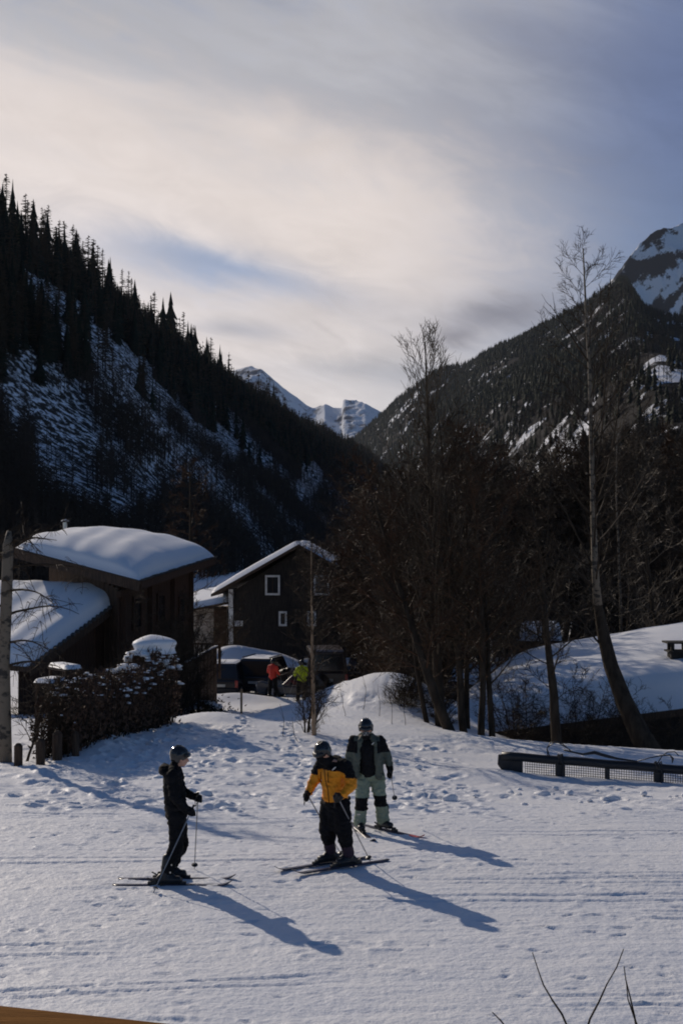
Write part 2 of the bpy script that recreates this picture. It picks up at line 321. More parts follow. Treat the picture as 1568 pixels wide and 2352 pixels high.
def build_ground():
    ys = np.concatenate([np.arange(-30, 11, 1.0), np.arange(11, 26, .036), np.arange(26, 46, .075), np.arange(46, 92, .28), np.arange(92, 200, 2.2), np.geomspace(200, 3500, 28)])
    xh = np.concatenate([np.arange(0, 5.4, .036), np.arange(5.4, 12, .08), np.arange(12, 40, .9), np.geomspace(40, 1400, 16)])
    xs = np.concatenate([-xh[:0:-1], xh])
    X, Y = np.meshgrid(xs, ys); Z = ground_z(X, Y)
    near = 1 - sm(Y, 44, 70)
    far = sm(Y, 90, 200)
    Z = Z + .10 * fbm(X / 4, Y / 5, 5, 3) * (1 - far) * sm(Y, 22, 32) + .035 * fbm(X / 2.2, Y / 1.7, 11, 3) * (1 - far)
    # tracks that run across the piste
    rot = Y - .06 * X
    Z = Z + near * .010 * fbm(X / 2.5, rot / .16, 21, 3) * (1 - .5 * sm(Y, 24, 28))
    Z = Z + near * .006 * np.sin(rot * 70 + 3 * fbm(X / 3, Y / 2, 31)) * sm(fbm(X / 5, rot / 1.2, 33, 2), .1, .5)
    # small crumbs and lumps
    l1 = np.maximum(0, fbm(X / .16, Y / .16, 41, 2) - .28)
    Z = Z + near * .034 * l1 * sm(fbm(X / 1.7, Y / 1.2, 43, 2), -.3, .4)
    Z = Z + near * .007 * fbm(X / .09, Y / .09, 45, 2)
    # broken, trodden snow above the piste
    rough = sm(Y, 23.5, 27) * (1 - sm(Y, 34, 38)) * sm(fbm(X / 3, Y / 2.2, 51, 2), -.45, .25) * (1 - .75 * sm(X, 1.2, 2.2) * sm(Y, 30.5, 31.5))
    l2 = np.abs(fbm(X / .55, Y / .42, 53, 3))
    Z = Z + rough * (.075 * (l2 - .2) + .075 * np.maximum(0, fbm(X / .3, Y / .26, 57, 2) - .15))
    r2 = sm(Y, 34, 38) * (1 - sm(Y, 60, 66)) * sm(fbm(X / 2, Y / 2, 61, 2), 0, .4) * (1 - sm(X, 3.5, 5))
    Z = Z + r2 * .10 * fbm(X / .5, Y / .6, 63, 3)
    # pits: boot prints and edge marks
    g = np.random.RandomState(5)
    def pit(cx, cy, a, b, dep, th):
        i0, i1 = np.searchsorted(xs, [cx - 2.2 * a, cx + 2.2 * a]); j0, j1 = np.searchsorted(ys, [cy - 2.2 * a, cy + 2.2 * a])
        if i1 <= i0 or j1 <= j0: return
        dx = X[j0:j1, i0:i1] - cx; dy = Y[j0:j1, i0:i1] - cy
        p = (dx * math.cos(th) + dy * math.sin(th)) / a; q = (-dx * math.sin(th) + dy * math.cos(th)) / b
        r2_ = p * p + q * q
        Z[j0:j1, i0:i1] += -dep * np.exp(-r2_ * r2_) + dep * .35 * np.exp(-((np.sqrt(r2_) - 1.5) / .35) ** 2)
    for k in range(1000):
        cy = 11.5 + 15.5 * g.rand() ** .8; cx = (g.rand() - .5) * 11
        if g.rand() > .35 + .65 * float(sm(vnoise(cx / 2.0, cy / 1.3, 71), -.3, .5)): continue
        pit(cx, cy, g.uniform(.04, .13), g.uniform(.022, .045), g.uniform(.008, .026), g.normal(0, .3))
    for k in range(360):
        cy = 24 + 14 * g.rand(); cx = -6 + g.rand() * 9
        pit(cx, cy, g.uniform(.10, .24), g.uniform(.08, .15), g.uniform(.02, .065), g.uniform(0, 3.1))
    # ski tracks: paired shallow grooves drawn across the piste
    for k in range(22):
        y0 = g.uniform(12.2, 27); sl_ = g.normal(.02, .07); cv = g.normal(0, .006); x0, x1 = sorted(g.uniform(-8, 8) + np.array([0, g.uniform(2, 7)])); ln = x1 - x0
        if ln < 2: continue
        i0, i1 = np.searchsorted(xs, [x0, x1]); ctr = y0 + sl_ * xs[i0:i1] + cv * xs[i0:i1] ** 2; end = np.minimum(np.minimum(xs[i0:i1] - x0, x1 - xs[i0:i1]) / .6, 1)
        j0, j1 = np.searchsorted(ys, [ctr.min() - .5, ctr.max() + .5])
        for off in (0, g.uniform(.22, .45)):
            dd = (ys[j0:j1, None] - (ctr + off)[None, :]) / .042
            Z[j0:j1, i0:i1] += (-.016 * np.exp(-dd ** 4) + .007 * np.exp(-((np.abs(dd) - 1.6) / .5) ** 2)) * end[None, :]
    # lines of boot prints from the street up to the piste
    for (x0, y0, x1, y1) in ((-2.6, 44, -3.2, 27), (-1.6, 42, -.4, 26), (-2.0, 36, 2.5, 27), (-4.5, 39, -4.2, 26), (2.5, 28.5, 7, 27.5)):
        n = int(math.hypot(x1 - x0, y1 - y0) / .33)
        for k in range(n):
            t = k / n; pit(x0 + (x1 - x0) * t + g.normal(0, .12), y0 + (y1 - y0) * t + g.normal(0, .1),   .14, .085, g.uniform(.03, .065), 1.4 + g.normal(0, .5))
    ny, nx = X.shape
    idx = np.arange(ny * nx).reshape(ny, nx)
    Fq = np.stack([idx[:-1, :-1], idx[:-1, 1:], idx[1:, 1:], idx[1:, :-1]], -1).reshape(-1, 4)
    o = mesh_np('snow_ground', np.stack([X, Y, Z], -1).reshape(-1, 3), Fq, SNOW, smooth=True)
    tag(o, kind='structure')
build_ground()

# ------------------------------------------------------------------ mountains
class Slope:
    """a mountain flank lofted from a foot line to a ridge line and down behind it"""
    def __init__(s, ridge, foot, amp, nscale, seed, bulge=0.0, back=0.6, soft=1.2, ridged=False):
        s.soft = soft; s.ridged = ridged
        s.rg = np.array([pt(*r) for r in ridge]); s.ft = np.array([(pt(u, 1240, Y).x, Y, -6.0) if len((u, Y)) == 2 else 0 for u, Y in foot])
        s.amp = amp; s.ns = nscale; s.seed = seed; s.bulge = bulge; s.back = back
    def at(s, S, T):
        S = np.asarray(S, float); T = np.asarray(T, float); n = len(s.rg); k = np.arange(n) / (n - 1)
        h = s.soft / (n - 1); w = ((-1.0, .12), (-.5, .22), (0.0, .32), (.5, .22), (1.0, .12))
        Rg = sum(q * np.stack([np.interp(S + d * h * .35, k, s.rg[:, i]) for i in range(3)], -1) for d, q in w)
        Ft = sum(q * np.stack([np.interp(S + d * h, k, s.ft[:, i]) for i in range(3)], -1) for d, q in w)
        t = np.minimum(T, 1.0)[..., None]
        P = Ft * (1 - t) + Rg * t
        P[..., 2] += s.bulge * np.sin(math.pi * t[..., 0]) * (Rg[..., 2] - Ft[..., 2])
        over = np.maximum(T - 1.0, 0)[..., None]
        B = Rg * 1.0; B[..., 1] += (Rg[..., 1] - Ft[..., 1]) * s.back; B[..., 0] += (Rg[..., 0] - Ft[..., 0]) * s.back
        B[..., 2] = Rg[..., 2] * .25
        P = P * (1 - over) + B * over
        if s.ridged:
            q = fbm(P[..., 0] / s.ns, P[..., 1] / s.ns, s.seed, 2, .5); q2 = fbm(P[..., 0] / s.ns * 2.7 + 4, P[..., 1] / s.ns * 2.7, s.seed + 5, 3, .6); q3 = fbm(P[..., 0] / s.ns * 9, P[..., 1] / s.ns * 9, s.seed + 9, 3, .6)
            e = s.amp * (.6 - 2.0 * np.abs(q) + .55 * (.4 - 2 * np.abs(q2)) + .16 * (.4 - 2 * np.abs(q3)))
        else: e = s.amp * fbm(P[..., 0] / s.ns, P[..., 1] / s.ns, s.seed, 5, .52)
        e = e * np.clip(T * 4, 0, 1)
        fade = 0.35 + 0.65 * np.clip(np.abs(1 - T) * 5, 0, 1)
        P[..., 2] += e * fade
        return P
    def mesh(s, name, ns, nt, m):
        S, T = np.meshgrid(np.linspace(0, 1, ns), np.concatenate([np.linspace(0, 1, nt), np.linspace(1, 2, nt // 5)[1:]]))
        P = s.at(S, T); ny, nx = S.shape; idx = np.arange(ny * nx).reshape(ny, nx)
        Fq = np.stack([idx[:-1, :-1], idx[:-1, 1:], idx[1:, 1:], idx[1:, :-1]], -1).reshape(-1, 4)
        return tag(mesh_np(name, P.reshape(-1, 3), Fq, m, smooth=True), kind='structure')

HILL = snow_rock('hillside_snow', (0.05, 0.043, 0.036), 0.40, 0.49, 0.57)
left = Slope([(-560, 250, 480), (0, 560, 620), (120, 640, 690), (250, 712, 760), (400, 830, 900), (600, 955, 1200), (720, 1010, 1500), (830, 1045, 2000), (900, 1100, 2600)],
             [(-900, 110), (-150, 150), (60, 165), (250, 190), (430, 250), (600, 400), (720, 650), (850, 1100), (950, 1700)], 16, 110, 3, bulge=-.03)
left.mesh('wooded_hill', 260, 150, HILL)
MTN = snow_rock('mountain_snow', (0.030, 0.028, 0.027), 0.016, 0.555, 0.575, detail=4, rough=.6)
right = Slope([(770, 1030, 5600), (820, 1000, 5200), (900, 935, 4600), (1000, 862, 4200), (1060, 846, 3900), (1150, 795, 3600), (1250, 757, 3300), (1340, 712, 3000), (1400, 664, 2750), (1436, 640, 2600), (1480, 735, 2350), (1700, 752, 2100), (2300, 700, 1800)],
              [(850, 3000), (890, 2600), (960, 2000), (1050, 1500), (1120, 1200), (1220, 900), (1330, 700), (1400, 620), (1470, 540), (1600, 460), (1800, 400), (2200, 330), (3400, 260)], 75, 520, 13, bulge=-.02)
right.mesh('wooded_mountain', 300, 170, MTN)
PEAK = snow_rock('peak_rock', (0.022, 0.026, 0.034), 0.011, 0.47, 0.51, detail=6, rough=.62, stretch=(1, 1, .8))
RP = [(1150, 850), (1250, 795), (1340, 722), (1400, 660), (1430, 622), (1450, 590), (1475, 560), (1520, 522), (1548, 506), (1568, 500), (1700, 430), (2200, 400)]
peak = Slope([(u, v, 4500) for u, v in RP], [(u + 900, 3500) for u, v in RP], 75, 330, 23, bulge=-.04, ridged=True, soft=.5)
peak.mesh('rocky_peak', 320, 220, PEAK)
FARS = snow_rock('far_peak_snow', (0.09, 0.10, 0.13), 0.005, 0.40, 0.47, stretch=(1.2, 1, .5))
far_a = Slope([(300, 930, 9500), (480, 870, 9500), (560, 848, 9400), (578, 843, 9400), (600, 850, 9300), (650, 890, 9300), (700, 927, 9200), (728, 938, 9200), (800, 985, 9000)],
              [(250, 7000), (430, 7000), (520, 7000), (560, 7000), (600, 7000), (670, 7000), (740, 7000), (780, 7000), (860, 7000)], 55, 700, 33, ridged=True, soft=.5)
far_a.mesh('snowy_peak', 220, 160, FARS)
far_b = Slope([(640, 985, 8800), (700, 950, 8800), (727, 938, 8800), (746, 931, 8700), (766, 940, 8700), (785, 941, 8700), (788, 923, 8700), (792, 920, 8700), (815, 922, 8700), (838, 930, 8600), (862, 943, 8600), (930, 975, 8600), (1100, 1030, 8600)],
              [(620, 6500), (690, 6500), (715, 6500), (740, 6500), (765, 6500), (782, 6500), (786, 6500), (790, 6500), (815, 6500), (840, 6500), (870, 6500), (940, 6500), (1110, 6500)], 45, 500, 37, ridged=True, soft=.3)
far_b.mesh('snowy_ridge', 260, 150, FARS)

# ------------------------------------------------------------------ forest kit: small meshes of unit height
def spruce_np(seed, layers=10, n=7):
    g = random.Random(seed); V = []; Fc = []; mi = []
    for k in range(layers):
        t = k / layers; zt = 1 - t * .86; zb = zt - (.20 + .06 * t) * 10 / max(layers, 8) * (1 if layers < 15 else 1.25); rr = (.022 + .155 * t ** .85) * g.uniform(.8, 1.15)
        b = len(V); V.append((g.uniform(-.006, .006), g.uniform(-.006, .006), zt)); a0 = g.random() * 6
        for j in range(2 * n):
            r = rr * (g.uniform(.85, 1.25) if j % 2 == 0 else g.uniform(.35, .6)); a = a0 + math.pi * j / n
            V.append((math.cos(a) * r, math.sin(a) * r, zb + (g.uniform(-.02, .02) if j % 2 == 0 else .035)))
        for j in range(2 * n): Fc.append((b, b + 1 + j, b + 1 + (j + 1) % (2 * n))); mi.append(0)
    b = len(V)
    for z, r in ((0, .012), (.4, .009)):
        for j in range(4): V.append((math.cos(j * 1.571) * r, math.sin(j * 1.571) * r, z))
    for j in range(4):
        Fc.append((b + j, b + (j + 1) % 4, b + 4 + (j + 1) % 4)); mi.append(1); Fc.append((b + j, b + 4 + (j + 1) % 4, b + 4 + j)); mi.append(1)
    return np.array(V), np.array(Fc), np.array(mi)
def larch_np(seed, n=95, width=.15, start=.22, up=-.05, thick=.011, tr=.012):
    g = random.Random(seed); V = []; Fc = []; mi = []; b = 0
    px = g.uniform(-.02, .02); py = g.uniform(-.02, .02)
    for z, r in ((0, tr), (.5, tr * .7), (1.0, .002)):
        for j in range(4): V.append((px * z + math.cos(j * 1.571) * r, py * z + math.sin(j * 1.571) * r, z))
    for q in range(2):
        for j in range(4):
            a, c = q * 4 + j, q * 4 + (j + 1) % 4
            Fc.append((a, c, c + 4)); mi.append(1); Fc.append((a, c + 4, a + 4)); mi.append(1)
    for k in range(n):
        t = g.random() ** .85; z = start + (1 - start) * t * .98; L = width * (1 - t * .92) * g.uniform(.5, 1.2) + .012
        a = g.random() * 6.283; d = Vector((math.cos(a), math.sin(a), up + g.uniform(-.25, .35)))
        p = Vector((px * z, py * z, z)); e = p + d * L; w = Vector((-math.sin(a) * .5, math.cos(a) * .5, .85)) * thick * g.uniform(.6, 1.3)
        b = len(V); V += [tuple(p - w), tuple(p + w), tuple(e)]; Fc.append((b, b + 1, b + 2)); mi.append(0)
        for q in range(2):
            m_ = p + d * L * g.uniform(.35, .8); s_ = g.choice((-1, 1)); a2 = a + s_ * g.uniform(.4, .9)
            e2 = m_ + Vector((math.cos(a2), math.sin(a2), up + g.uniform(-.3, .3))) * L * .45
            b = len(V); V += [tuple(m_ - w * .7), tuple(m_ + w * .7), tuple(e2)]; Fc.append((b, b + 1, b + 2)); mi.append(0)
    return np.array(V), np.array(Fc), np.array(mi)
SPR = [spruce_np(s) for s in range(4)]
LAR = [larch_np(10 + s, n=120, width=.17, thick=.0075) for s in range(5)]
BAR = [larch_np(30 + s, n=60, width=.24, start=.25, up=.75, thick=.007, tr=.010) for s in range(5)]
LSP = [spruce_np(50 + s, 5, 4) for s in range(3)]
LLA = [larch_np(60 + s, n=22, width=.17, thick=.022, tr=.016) for s in range(4)]
LBA = [larch_np(70 + s, n=20, width=.26, start=.2, up=.75, thick=.013, tr=.012) for s in range(4)]

def join_trees(name, items, mats):
    """items: list of (kit mesh, x, y, z, height, turn, widen)"""
    V = []; Fc = []; mi = []; b = 0
    for (v, f, m), x, y, z, h, a, w in items:
        c, s = math.cos(a), math.sin(a)
        q = np.empty_like(v); q[:, 0] = (v[:, 0] * c - v[:, 1] * s) * h * w + x; q[:, 1] = (v[:, 0] * s + v[:, 1] * c) * h * w + y; q[:, 2] = v[:, 2] * h + z
        V.append(q); Fc.append(f + b); mi.append(m); b += len(v)
    o = mesh_np(name, np.concatenate(V), np.concatenate(Fc), mats, mi=np.concatenate(mi))
    return tag(o, kind='stuff')
def proj(P):
    """where world points fall in a 1568 x 2352 picture"""
    dy = P[..., 1] * math.cos(PITCH) + (P[..., 2] - CAM_Z) * math.sin(PITCH)
    dz = -P[..., 1] * math.sin(PITCH) + (P[..., 2] - CAM_Z) * math.cos(PITCH)
    return 784 + F * P[..., 0] / dy, 1176 - F * dz / dy

def forest_left():
    g = np.random.RandomState(3)
    S = g.rand(52000) ** .85; T = g.rand(52000) ** 1.0
    P = left.at(S, T); u, v = proj(P)
    dens = fbm(P[:, 0] / 60 + P[:, 1] / 160, P[:, 1] / 90, 81, 3)
    keep = (dens > -.46 + .5 * g.rand(len(T))) | (T > .9) | ((T < .62) & (dens > -.58 + .52 * g.rand(len(T))))
    # open snow runs on the slope
    for (a, b, ra, rb, th) in ((40, 640, 150, 45, .62), (190, 760, 150, 40, .62), (330, 880, 130, 34, .66), (90, 930, 110, 80, .8), (150, 1080, 60, 120, .2), (560, 1050, 90, 26, .6), (710, 1115, 22, 45, .1), (240, 1190, 60, 60, .3), (480, 1010, 70, 20, .6), (350, 1130, 50, 50, .3)):
        du, dv = u - a, v - b; p = (du * math.cos(th) + dv * math.sin(th)) / ra; q = (-du * math.sin(th) + dv * math.cos(th)) / rb
        keep &= (p * p + q * q > 1.5 + .9 * vnoise(u / 18, v / 18, 5)) | (g.rand(len(u)) < .05)
    keep &= (u > -500) & (u < 1000)
    idx = np.where(keep)[0][:27000]
    g2 = np.random.RandomState(17); con, bare = [], []
    for i in idx:
        s, t = S[i], T[i]; p = P[i]; hi = t > .58 + .22 * float(vnoise(p[0] / 80, p[1] / 80, 91))
        if hi:
            sp = g.rand() < (.45 if t < .93 else .30); h = g.uniform(13, 25) * (1 if t > .6 else .8)
            con.append((h / p[1], sp, p, h, u[i], v[i]))
        else:
            h = g.uniform(6, 11); bare.append((h / p[1], False, p, h, u[i], v[i]))
    # a tall thick line of trees along the skyline
    for k in range(300):
        s = g.uniform(.10, .97); p = left.at(np.array([s]), np.array([g.uniform(.955, 1.0)]))[0]
        uu, vv = proj(p); sp = g.rand() < .30; h = (g.uniform(24, 37) if g.rand() < .55 else g.uniform(14, 25)) * (1.0 if p[1] < 1300 else .75)
        con.append((h / p[1], sp, p, h, uu, vv))
    big = pt(392, 840, 905); con.append((1, True, np.array(big), 48.0, 392, 840))
    def make(lst, name, kits, low, mats, label, group, cat, most):
        inview = [c for c in lst if -30 < c[4] < 1590 and c[5] < 1330]
        rest = [c for c in lst if not (-30 < c[4] < 1590 and c[5] < 1330)]
        inview.sort(key=lambda c: -c[0]); one = inview[:most]; rest += inview[most:]
        protos = {}
        for c in one:
            kit = kits(c[1]); key = id(kit)
            if key not in protos:
                o = mesh_np(name, kit[0], kit[1], mats(c[1]), mi=kit[2]); protos[key] = o; new = True
            else:
                o = protos[key].copy(); COL.objects.link(o)
            o.location = tuple(c[2] - np.array([0, 0, .4])); w = g.uniform(.8, 1.25) if c[0] < 1 else 1.35; o.scale = (c[3] * w, c[3] * w, c[3]); o.rotation_euler = (0, 0, g.rand() * 6.28)
            tag(o, label(c), cat, group)
        return rest
    rc = make(con, 'conifer_tree', lambda sp: (SPR if sp else LAR)[g.randint(4)], None, lambda sp: [SPRUCE if sp else LARCH, BARK],
              lambda c: 'tallest dark spruce standing clear on the hill skyline above the chalet' if c[0] == 1 else ('dark spruce among the trees of the shaded wooded hill' if c[1] else 'bare larch among the trees of the shaded wooded hill'),
              'conifers on the shaded hill', 'tree', 280)
    rb = make(bare, 'bare_tree', lambda sp: BAR[g.randint(5)], None, lambda sp: [SCRUB, SCRUB],
              lambda c: 'small bare leafless tree low on the shaded snowy hillside', 'bare trees low on the shaded hill', 'tree', 290)
    its = []
    for c in rc: its.append((LSP[g.randint(3)] if c[1] else LLA[g.randint(4)], c[2][0], c[2][1], c[2][2] - .4, c[3], g.rand() * 6, g.uniform(.8, 1.3)))
    join_trees('conifer_forest', [i for i in its if len(i[0][0]) < 60], [SPRUCE, BARK])
    join_trees('larch_forest', [i for i in its if len(i[0][0]) >= 60], [LARCH, BARK])
    join_trees('bare_wood', [(LBA[g.randint(4)], c[2][0], c[2][1], c[2][2] - .3, c[3], g.rand() * 6, g.uniform(.9, 1.3)) for c in rb], [SCRUB, SCRUB])
forest_left()

def forest_right():
    g = np.random.RandomState(8); n = 30000
    S = g.rand(n); T = g.rand(n) ** .9
    P = right.at(S, T); u, v = proj(P)
    dens = fbm(P[:, 0] / 330 + P[:, 1] / 900, P[:, 1] / 420, 101, 4)
    thr = -.75 + .42 * sm(u, 1100, 1400) * sm(v, 620, 760) * (1 - sm(v, 1120, 1220))
    keep = (dens > thr) | (T > .96) | (v > 1150)
    for (a, b, ra, rb, th) in ((1180, 835, 60, 10, -.45), (1150, 880, 45, 7, -.6), (1310, 770, 45, 14, -.5), (1520, 830, 60, 55, -.5), (1480, 930, 110, 30, -.5), (1300, 1080, 130, 50, -.2), (1400, 1010, 60, 30, -.5), (1240, 1010, 60, 16, -.5), (1450, 800, 60, 22, -.4), (1540, 1000, 40, 30, -.4)):
        du, dv = u - a, v - b; p = (du * math.cos(th) + dv * math.sin(th)) / ra; q = (-du * math.sin(th) + dv * math.cos(th)) / rb
        keep &= (p * p + q * q > 1 + .9 * vnoise(u / 9, v / 12, 5)) | (g.rand(n) < .22)
    keep &= (u > 700) & (u < 2100)
    idx = np.where(keep)[0][:26000]
    A, B = [], []
    for i in idx:
        p = P[i]; farc = T[i] > .35 and u[i] < 1330
        if farc or g.rand() < .25: A.append((LSP[g.randint(3)], p[0], p[1], p[2] - 1, g.uniform(10, 19) * (1 if p[1] > 1500 else .8), g.rand() * 6, 1.5))
        else: B.append((LBA[g.randint(4)], p[0], p[1], p[2] - 1, g.uniform(8, 15), g.rand() * 6, 1.4))
    # the row of firs along the near ridge under the rocky peak, and the crest
    for k in range(900):
        s = g.uniform(.70, .93) if k < 560 else g.uniform(.08, .76); p = right.at(np.array([s]), np.array([g.uniform(.97, 1.0)]))[0]
        A.append((LSP[g.randint(3)], p[0], p[1], p[2] - 2, g.uniform(12, 22), g.rand() * 6, 1.3))
    join_trees('mountain_forest', A, [SPRUCE, BARK]); join_trees('mountain_bare_wood', B, [SCRUB, SCRUB])
forest_right()

# ------------------------------------------------------------------ buildings
def roof_snow(name, A, B, C, D, thick, parent, wave=0.0, edge=0.8, seed=1, n=60, sag=0.0, m=SNOWR, ridges=7.0):
    """a thick blanket of snow on the roof A-B (one edge) to C-D (opposite edge), rounded off at its rim"""
    A, B, C, D = [np.array(q) for q in (A, B, C, D)]
    a, b = np.meshgrid(np.linspace(0, 1, n), np.linspace(0, 1, n))
    P = (A * ((1 - a) * (1 - b))[..., None] + B * (a * (1 - b))[..., None] + C * ((1 - a) * b)[..., None] + D * (a * b)[..., None])
    la = np.linalg.norm(B - A); lb = np.linalg.norm(C - A)
    da = np.minimum(a, 1 - a) * la; db = np.minimum(b, 1 - b) * lb
    ea = np.clip(da / edge, 0, 1); eb = np.clip(db / edge, 0, 1)
    pr = (1 - (1 - ea) ** 2.4) ** .42 * (1 - (1 - eb) ** 2.4) ** .42
    H = thick * pr * (1 + .12 * fbm(a * la / 3, b * lb / 3, seed, 3)) + wave * pr * np.sin(a * ridges * 2 * math.pi + 2.0 * fbm(a * 2, b * 1.5, seed + 4, 2)) * (.6 + .4 * fbm(a * 3, b * 2, seed + 8))
    H += sag * np.sin(math.pi * a) * np.sin(math.pi * b)
    P[..., 2] += H + .004
    # ragged rim
    rim = (pr < .02)
    ny, nx = a.shape; idx = np.arange(ny * nx).reshape(ny, nx); V = P.reshape(-1, 3)
    Fq = np.stack([idx[:-1, :-1], idx[:-1, 1:], idx[1:, 1:], idx[1:, :-1]], -1).reshape(-1, 4)
    nr = np.cross(B - A, C - A)
    if nr[2] < 0: Fq = Fq[:, ::-1]
    V2 = V.copy(); V2[:, 2] = (V[:, 2] - H.reshape(-1)); 
    V = np.concatenate([V, V2]); F2 = Fq[:, ::-1] + ny * nx
    ring = np.concatenate([idx[0, :], idx[1:, -1], idx[-1, -2::-1], idx[-2:0:-1, 0]])
    side = np.stack([ring, np.roll(ring, -1), np.roll(ring, -1) + ny * nx, ring + ny * nx], -1)
    if nr[2] > 0: side = side[:, ::-1]
    return mesh_np(name, V, np.concatenate([Fq, F2, side]), m, parent, smooth=True)
def slab(name, A, B, C, D, th, mats, parent):
    mb = MB(); dn = Vector((0, 0, -th)); q = [Vector(p) for p in (A, B, D, C)]
    mb.add(q + [p + dn for p in q], [(0, 1, 2, 3), (7, 6, 5, 4), (0, 4, 5, 1), (1, 5, 6, 2), (2, 6, 7, 3), (3, 7, 4, 0)])
    return mb.build(name, mats, parent)
def lerp(a, b, t): return Vector(a) * (1 - t) + Vector(b) * t
def board_wall(parent, p0, p1, zb, ztop, w, th, m, out, skip=None, name='plank'):
    """vertical boards from p0 to p1; ztop(t) is the height of the wall top"""
    p0, p1 = Vector((p0[0], p0[1], 0)), Vector((p1[0], p1[1], 0)); L = (p1 - p0).length; n = max(1, int(L / w)); g = random.Random(int(L * 1000))
    dirv = (p1 - p0).normalized(); o = Vector(out).normalized(); ang = math.atan2(dirv.y, dirv.x); q = Matrix.Rotation(ang, 3, 'Z')
    for k in range(n):
        t = (k + .5) / n
        if skip and skip(t): continue
        h = ztop(t) - zb; mb = MB(); c = p0 + dirv * (L * t) + o * g.uniform(0, .012)
        mb.box((0, 0, h / 2), (L / n - .014, th, h), q)
        ob = mb.build(name, m, parent); ob.location = (c.x, c.y, zb)

def chalet():
    K = 1.26
    pk = lambda u, v, Y: pt(u, v, Y * K)
    A, B, C = pk(320, 1333, 38), pk(34, 1258, 40.6), pk(492, 1279, 46.5)
    D = pk(205, 1243, 50.0)
    t = thing('snowy_chalet', (A.x, A.y, -0.6), 'brown wooden chalet under thick smooth roof snow, behind the snow-dusted hedge', 'chalet')
    t.location = (0, 0, 0)
    roof = slab('roof', A, B, C, D, .24, [WOODD], t)
    # fascia boards along the two edges that show
    f = MB(); f.beam(A + Vector((.02, -.05, -.20)), B + Vector((.02, -.05, -.20)), .06, .34); f.build('fascia_board', WOODD, roof)
    f = MB(); f.beam(A + Vector((.05, 0, -.16)), C + Vector((.05, 0, -.16)), .06, .24); f.build('fascia_board', WOODB, roof)
    e = MB(); g = random.Random(4)
    for k in range(46):
        q = lerp(A, C, (k + .5) / 46); e.box(q + Vector((.09, 0, .02 + g.uniform(-.015, .015))), (.12, .16, .05))
    e.build('shingle_edge', SHING, roof, kind='stuff')
    roof_snow('roof_snow', A, B, C, D, .70, t, wave=.03, edge=2.0, seed=3, n=110, sag=.25, ridges=5.0)
    # walls under the roof, set in from the eaves
    inn = Vector((-.95, .25, 0)); inn2 = Vector((.1, .8, 0))
    a = A + inn + inn2; c = C + inn * .9 - Vector((.1, .3, 0)); b = B + inn2 + Vector((1, 0, 0))
    zt = lambda p0, p1, dz: (lambda s: p0.z + (p1.z - p0.z) * s + dz)
    board_wall(t, a, c, -3.2, zt(a, c, -.30), .22, .05, WOODB, (1, -.3, 0))
    board_wall(t, b, a, -3.2, zt(b, a, -.32), .26, .05, WOODD, (-.3, -1, 0))
    bk = MB(); bk.prism([a + Vector((-.06, .06, -.4)), c + Vector((-.06, .06, -.4)), b + Vector((0, 8, -.5)), b + Vector((0, .06, -.4))], (0, 0, -7.0)); bk.build('wall_core', WOODD, t)
    for s in (.03, .36, .68, .97):
        q = lerp(a, c, s); m = MB(); m.box((q.x + .10, q.y - .03, (q.z - 3.6) / 2), (.19, .19, q.z + 3.0)); m.build('post', WOODB, t)
    m = MB(); q0, q1 = lerp(a, c, -.08), lerp(a, c, 1.05); m.beam(q0 + Vector((.25, -.06, -.42)), q1 + Vector((.25, -.06, -.42)), .16, .2); m.build('eaves_beam', WOODB, t)
    # windows and a shuttered door on the wall that faces the street
    for s, zc, w, h in ((.20, 1.9, .95, 1.1), (.52, 1.9, .95, 1.1), (.83, 1.7, .8, 1.0)):
        q = lerp(a, c, s); d = (c - a); ang = math.atan2(d.y, d.x); rot = Matrix.Rotation(ang, 3, 'Z'); n_ = Vector((d.y, -d.x, 0)).normalized()
        fr = MB(); ctr = Vector((q.x, q.y, zc)) + n_ * .07
        for sx in (-1, 1): fr.box(ctr + rot @ Vector((sx * w / 2, 0, 0)), (.09, .08, h + .09), rot)
        for sz in (-1, 1): fr.box(ctr + Vector((0, 0, sz * h / 2)), (w - .1, .08, .09), rot)
        wf = fr.build('window', WOODB, t); p = MB(); p.box(ctr - n_ * .02, (w - .1, .02, h - .1), rot); p.build('pane', GLASS, wf)
    # stove pipe
    c0 = pk(150, 1218, 45); m = MB(); m.tube([c0 - Vector((0, 0, .6)), c0 + Vector((0, 0, .32))], .085, 12); pipe = m.build('stove_pipe', METAL, t, smooth=False)
    m = MB(); m.tube([c0 + Vector((0, 0, .36)), c0 + Vector((0, 0, .40)), c0 + Vector((0, 0, .44))], [.17, .15, .03], 12); m.build('cowl', METAL, pipe)
    # the lower roof that runs down to the left
    P1, P2 = pk(296, 1362, 40.0), pk(66, 1532, 35.4); P1L, P2L = pk(-150, 1352, 40.8), pk(-330, 1500, 36.5)
    lo = slab('lower_roof', P2, P2L, P1, P1L, .16, [WOODD], t)
    f = MB(); f.beam(P1 + Vector((.05, 0, -.13)), P2 + Vector((.05, 0, -.13)), .07, .30); f.build('verge_board', WOODD, lo)
    e = MB()
    for k in range(24): e.box(lerp(P1, P2, (k + .5) / 24) + Vector((.07, 0, .03)), (.14, .2, .06), Matrix.Rotation(.3, 3, 'X'))
    e.build('shingle_edge', SHING, lo, kind='stuff')
    roof_snow('roof_snow', P2, P2L, P1, P1L, .50, lo, wave=.03, edge=.65, seed=9, n=70, m=SNOWR)
    w0, w1 = P1 + Vector((-.35, 0, 0)), P2 + Vector((-.35, .2, 0))
    board_wall(t, w0, w1, -3.0, lambda s: w0.z + (w1.z - w0.z) * s - .18, .2, .05, WOODB, (1, .1, 0))
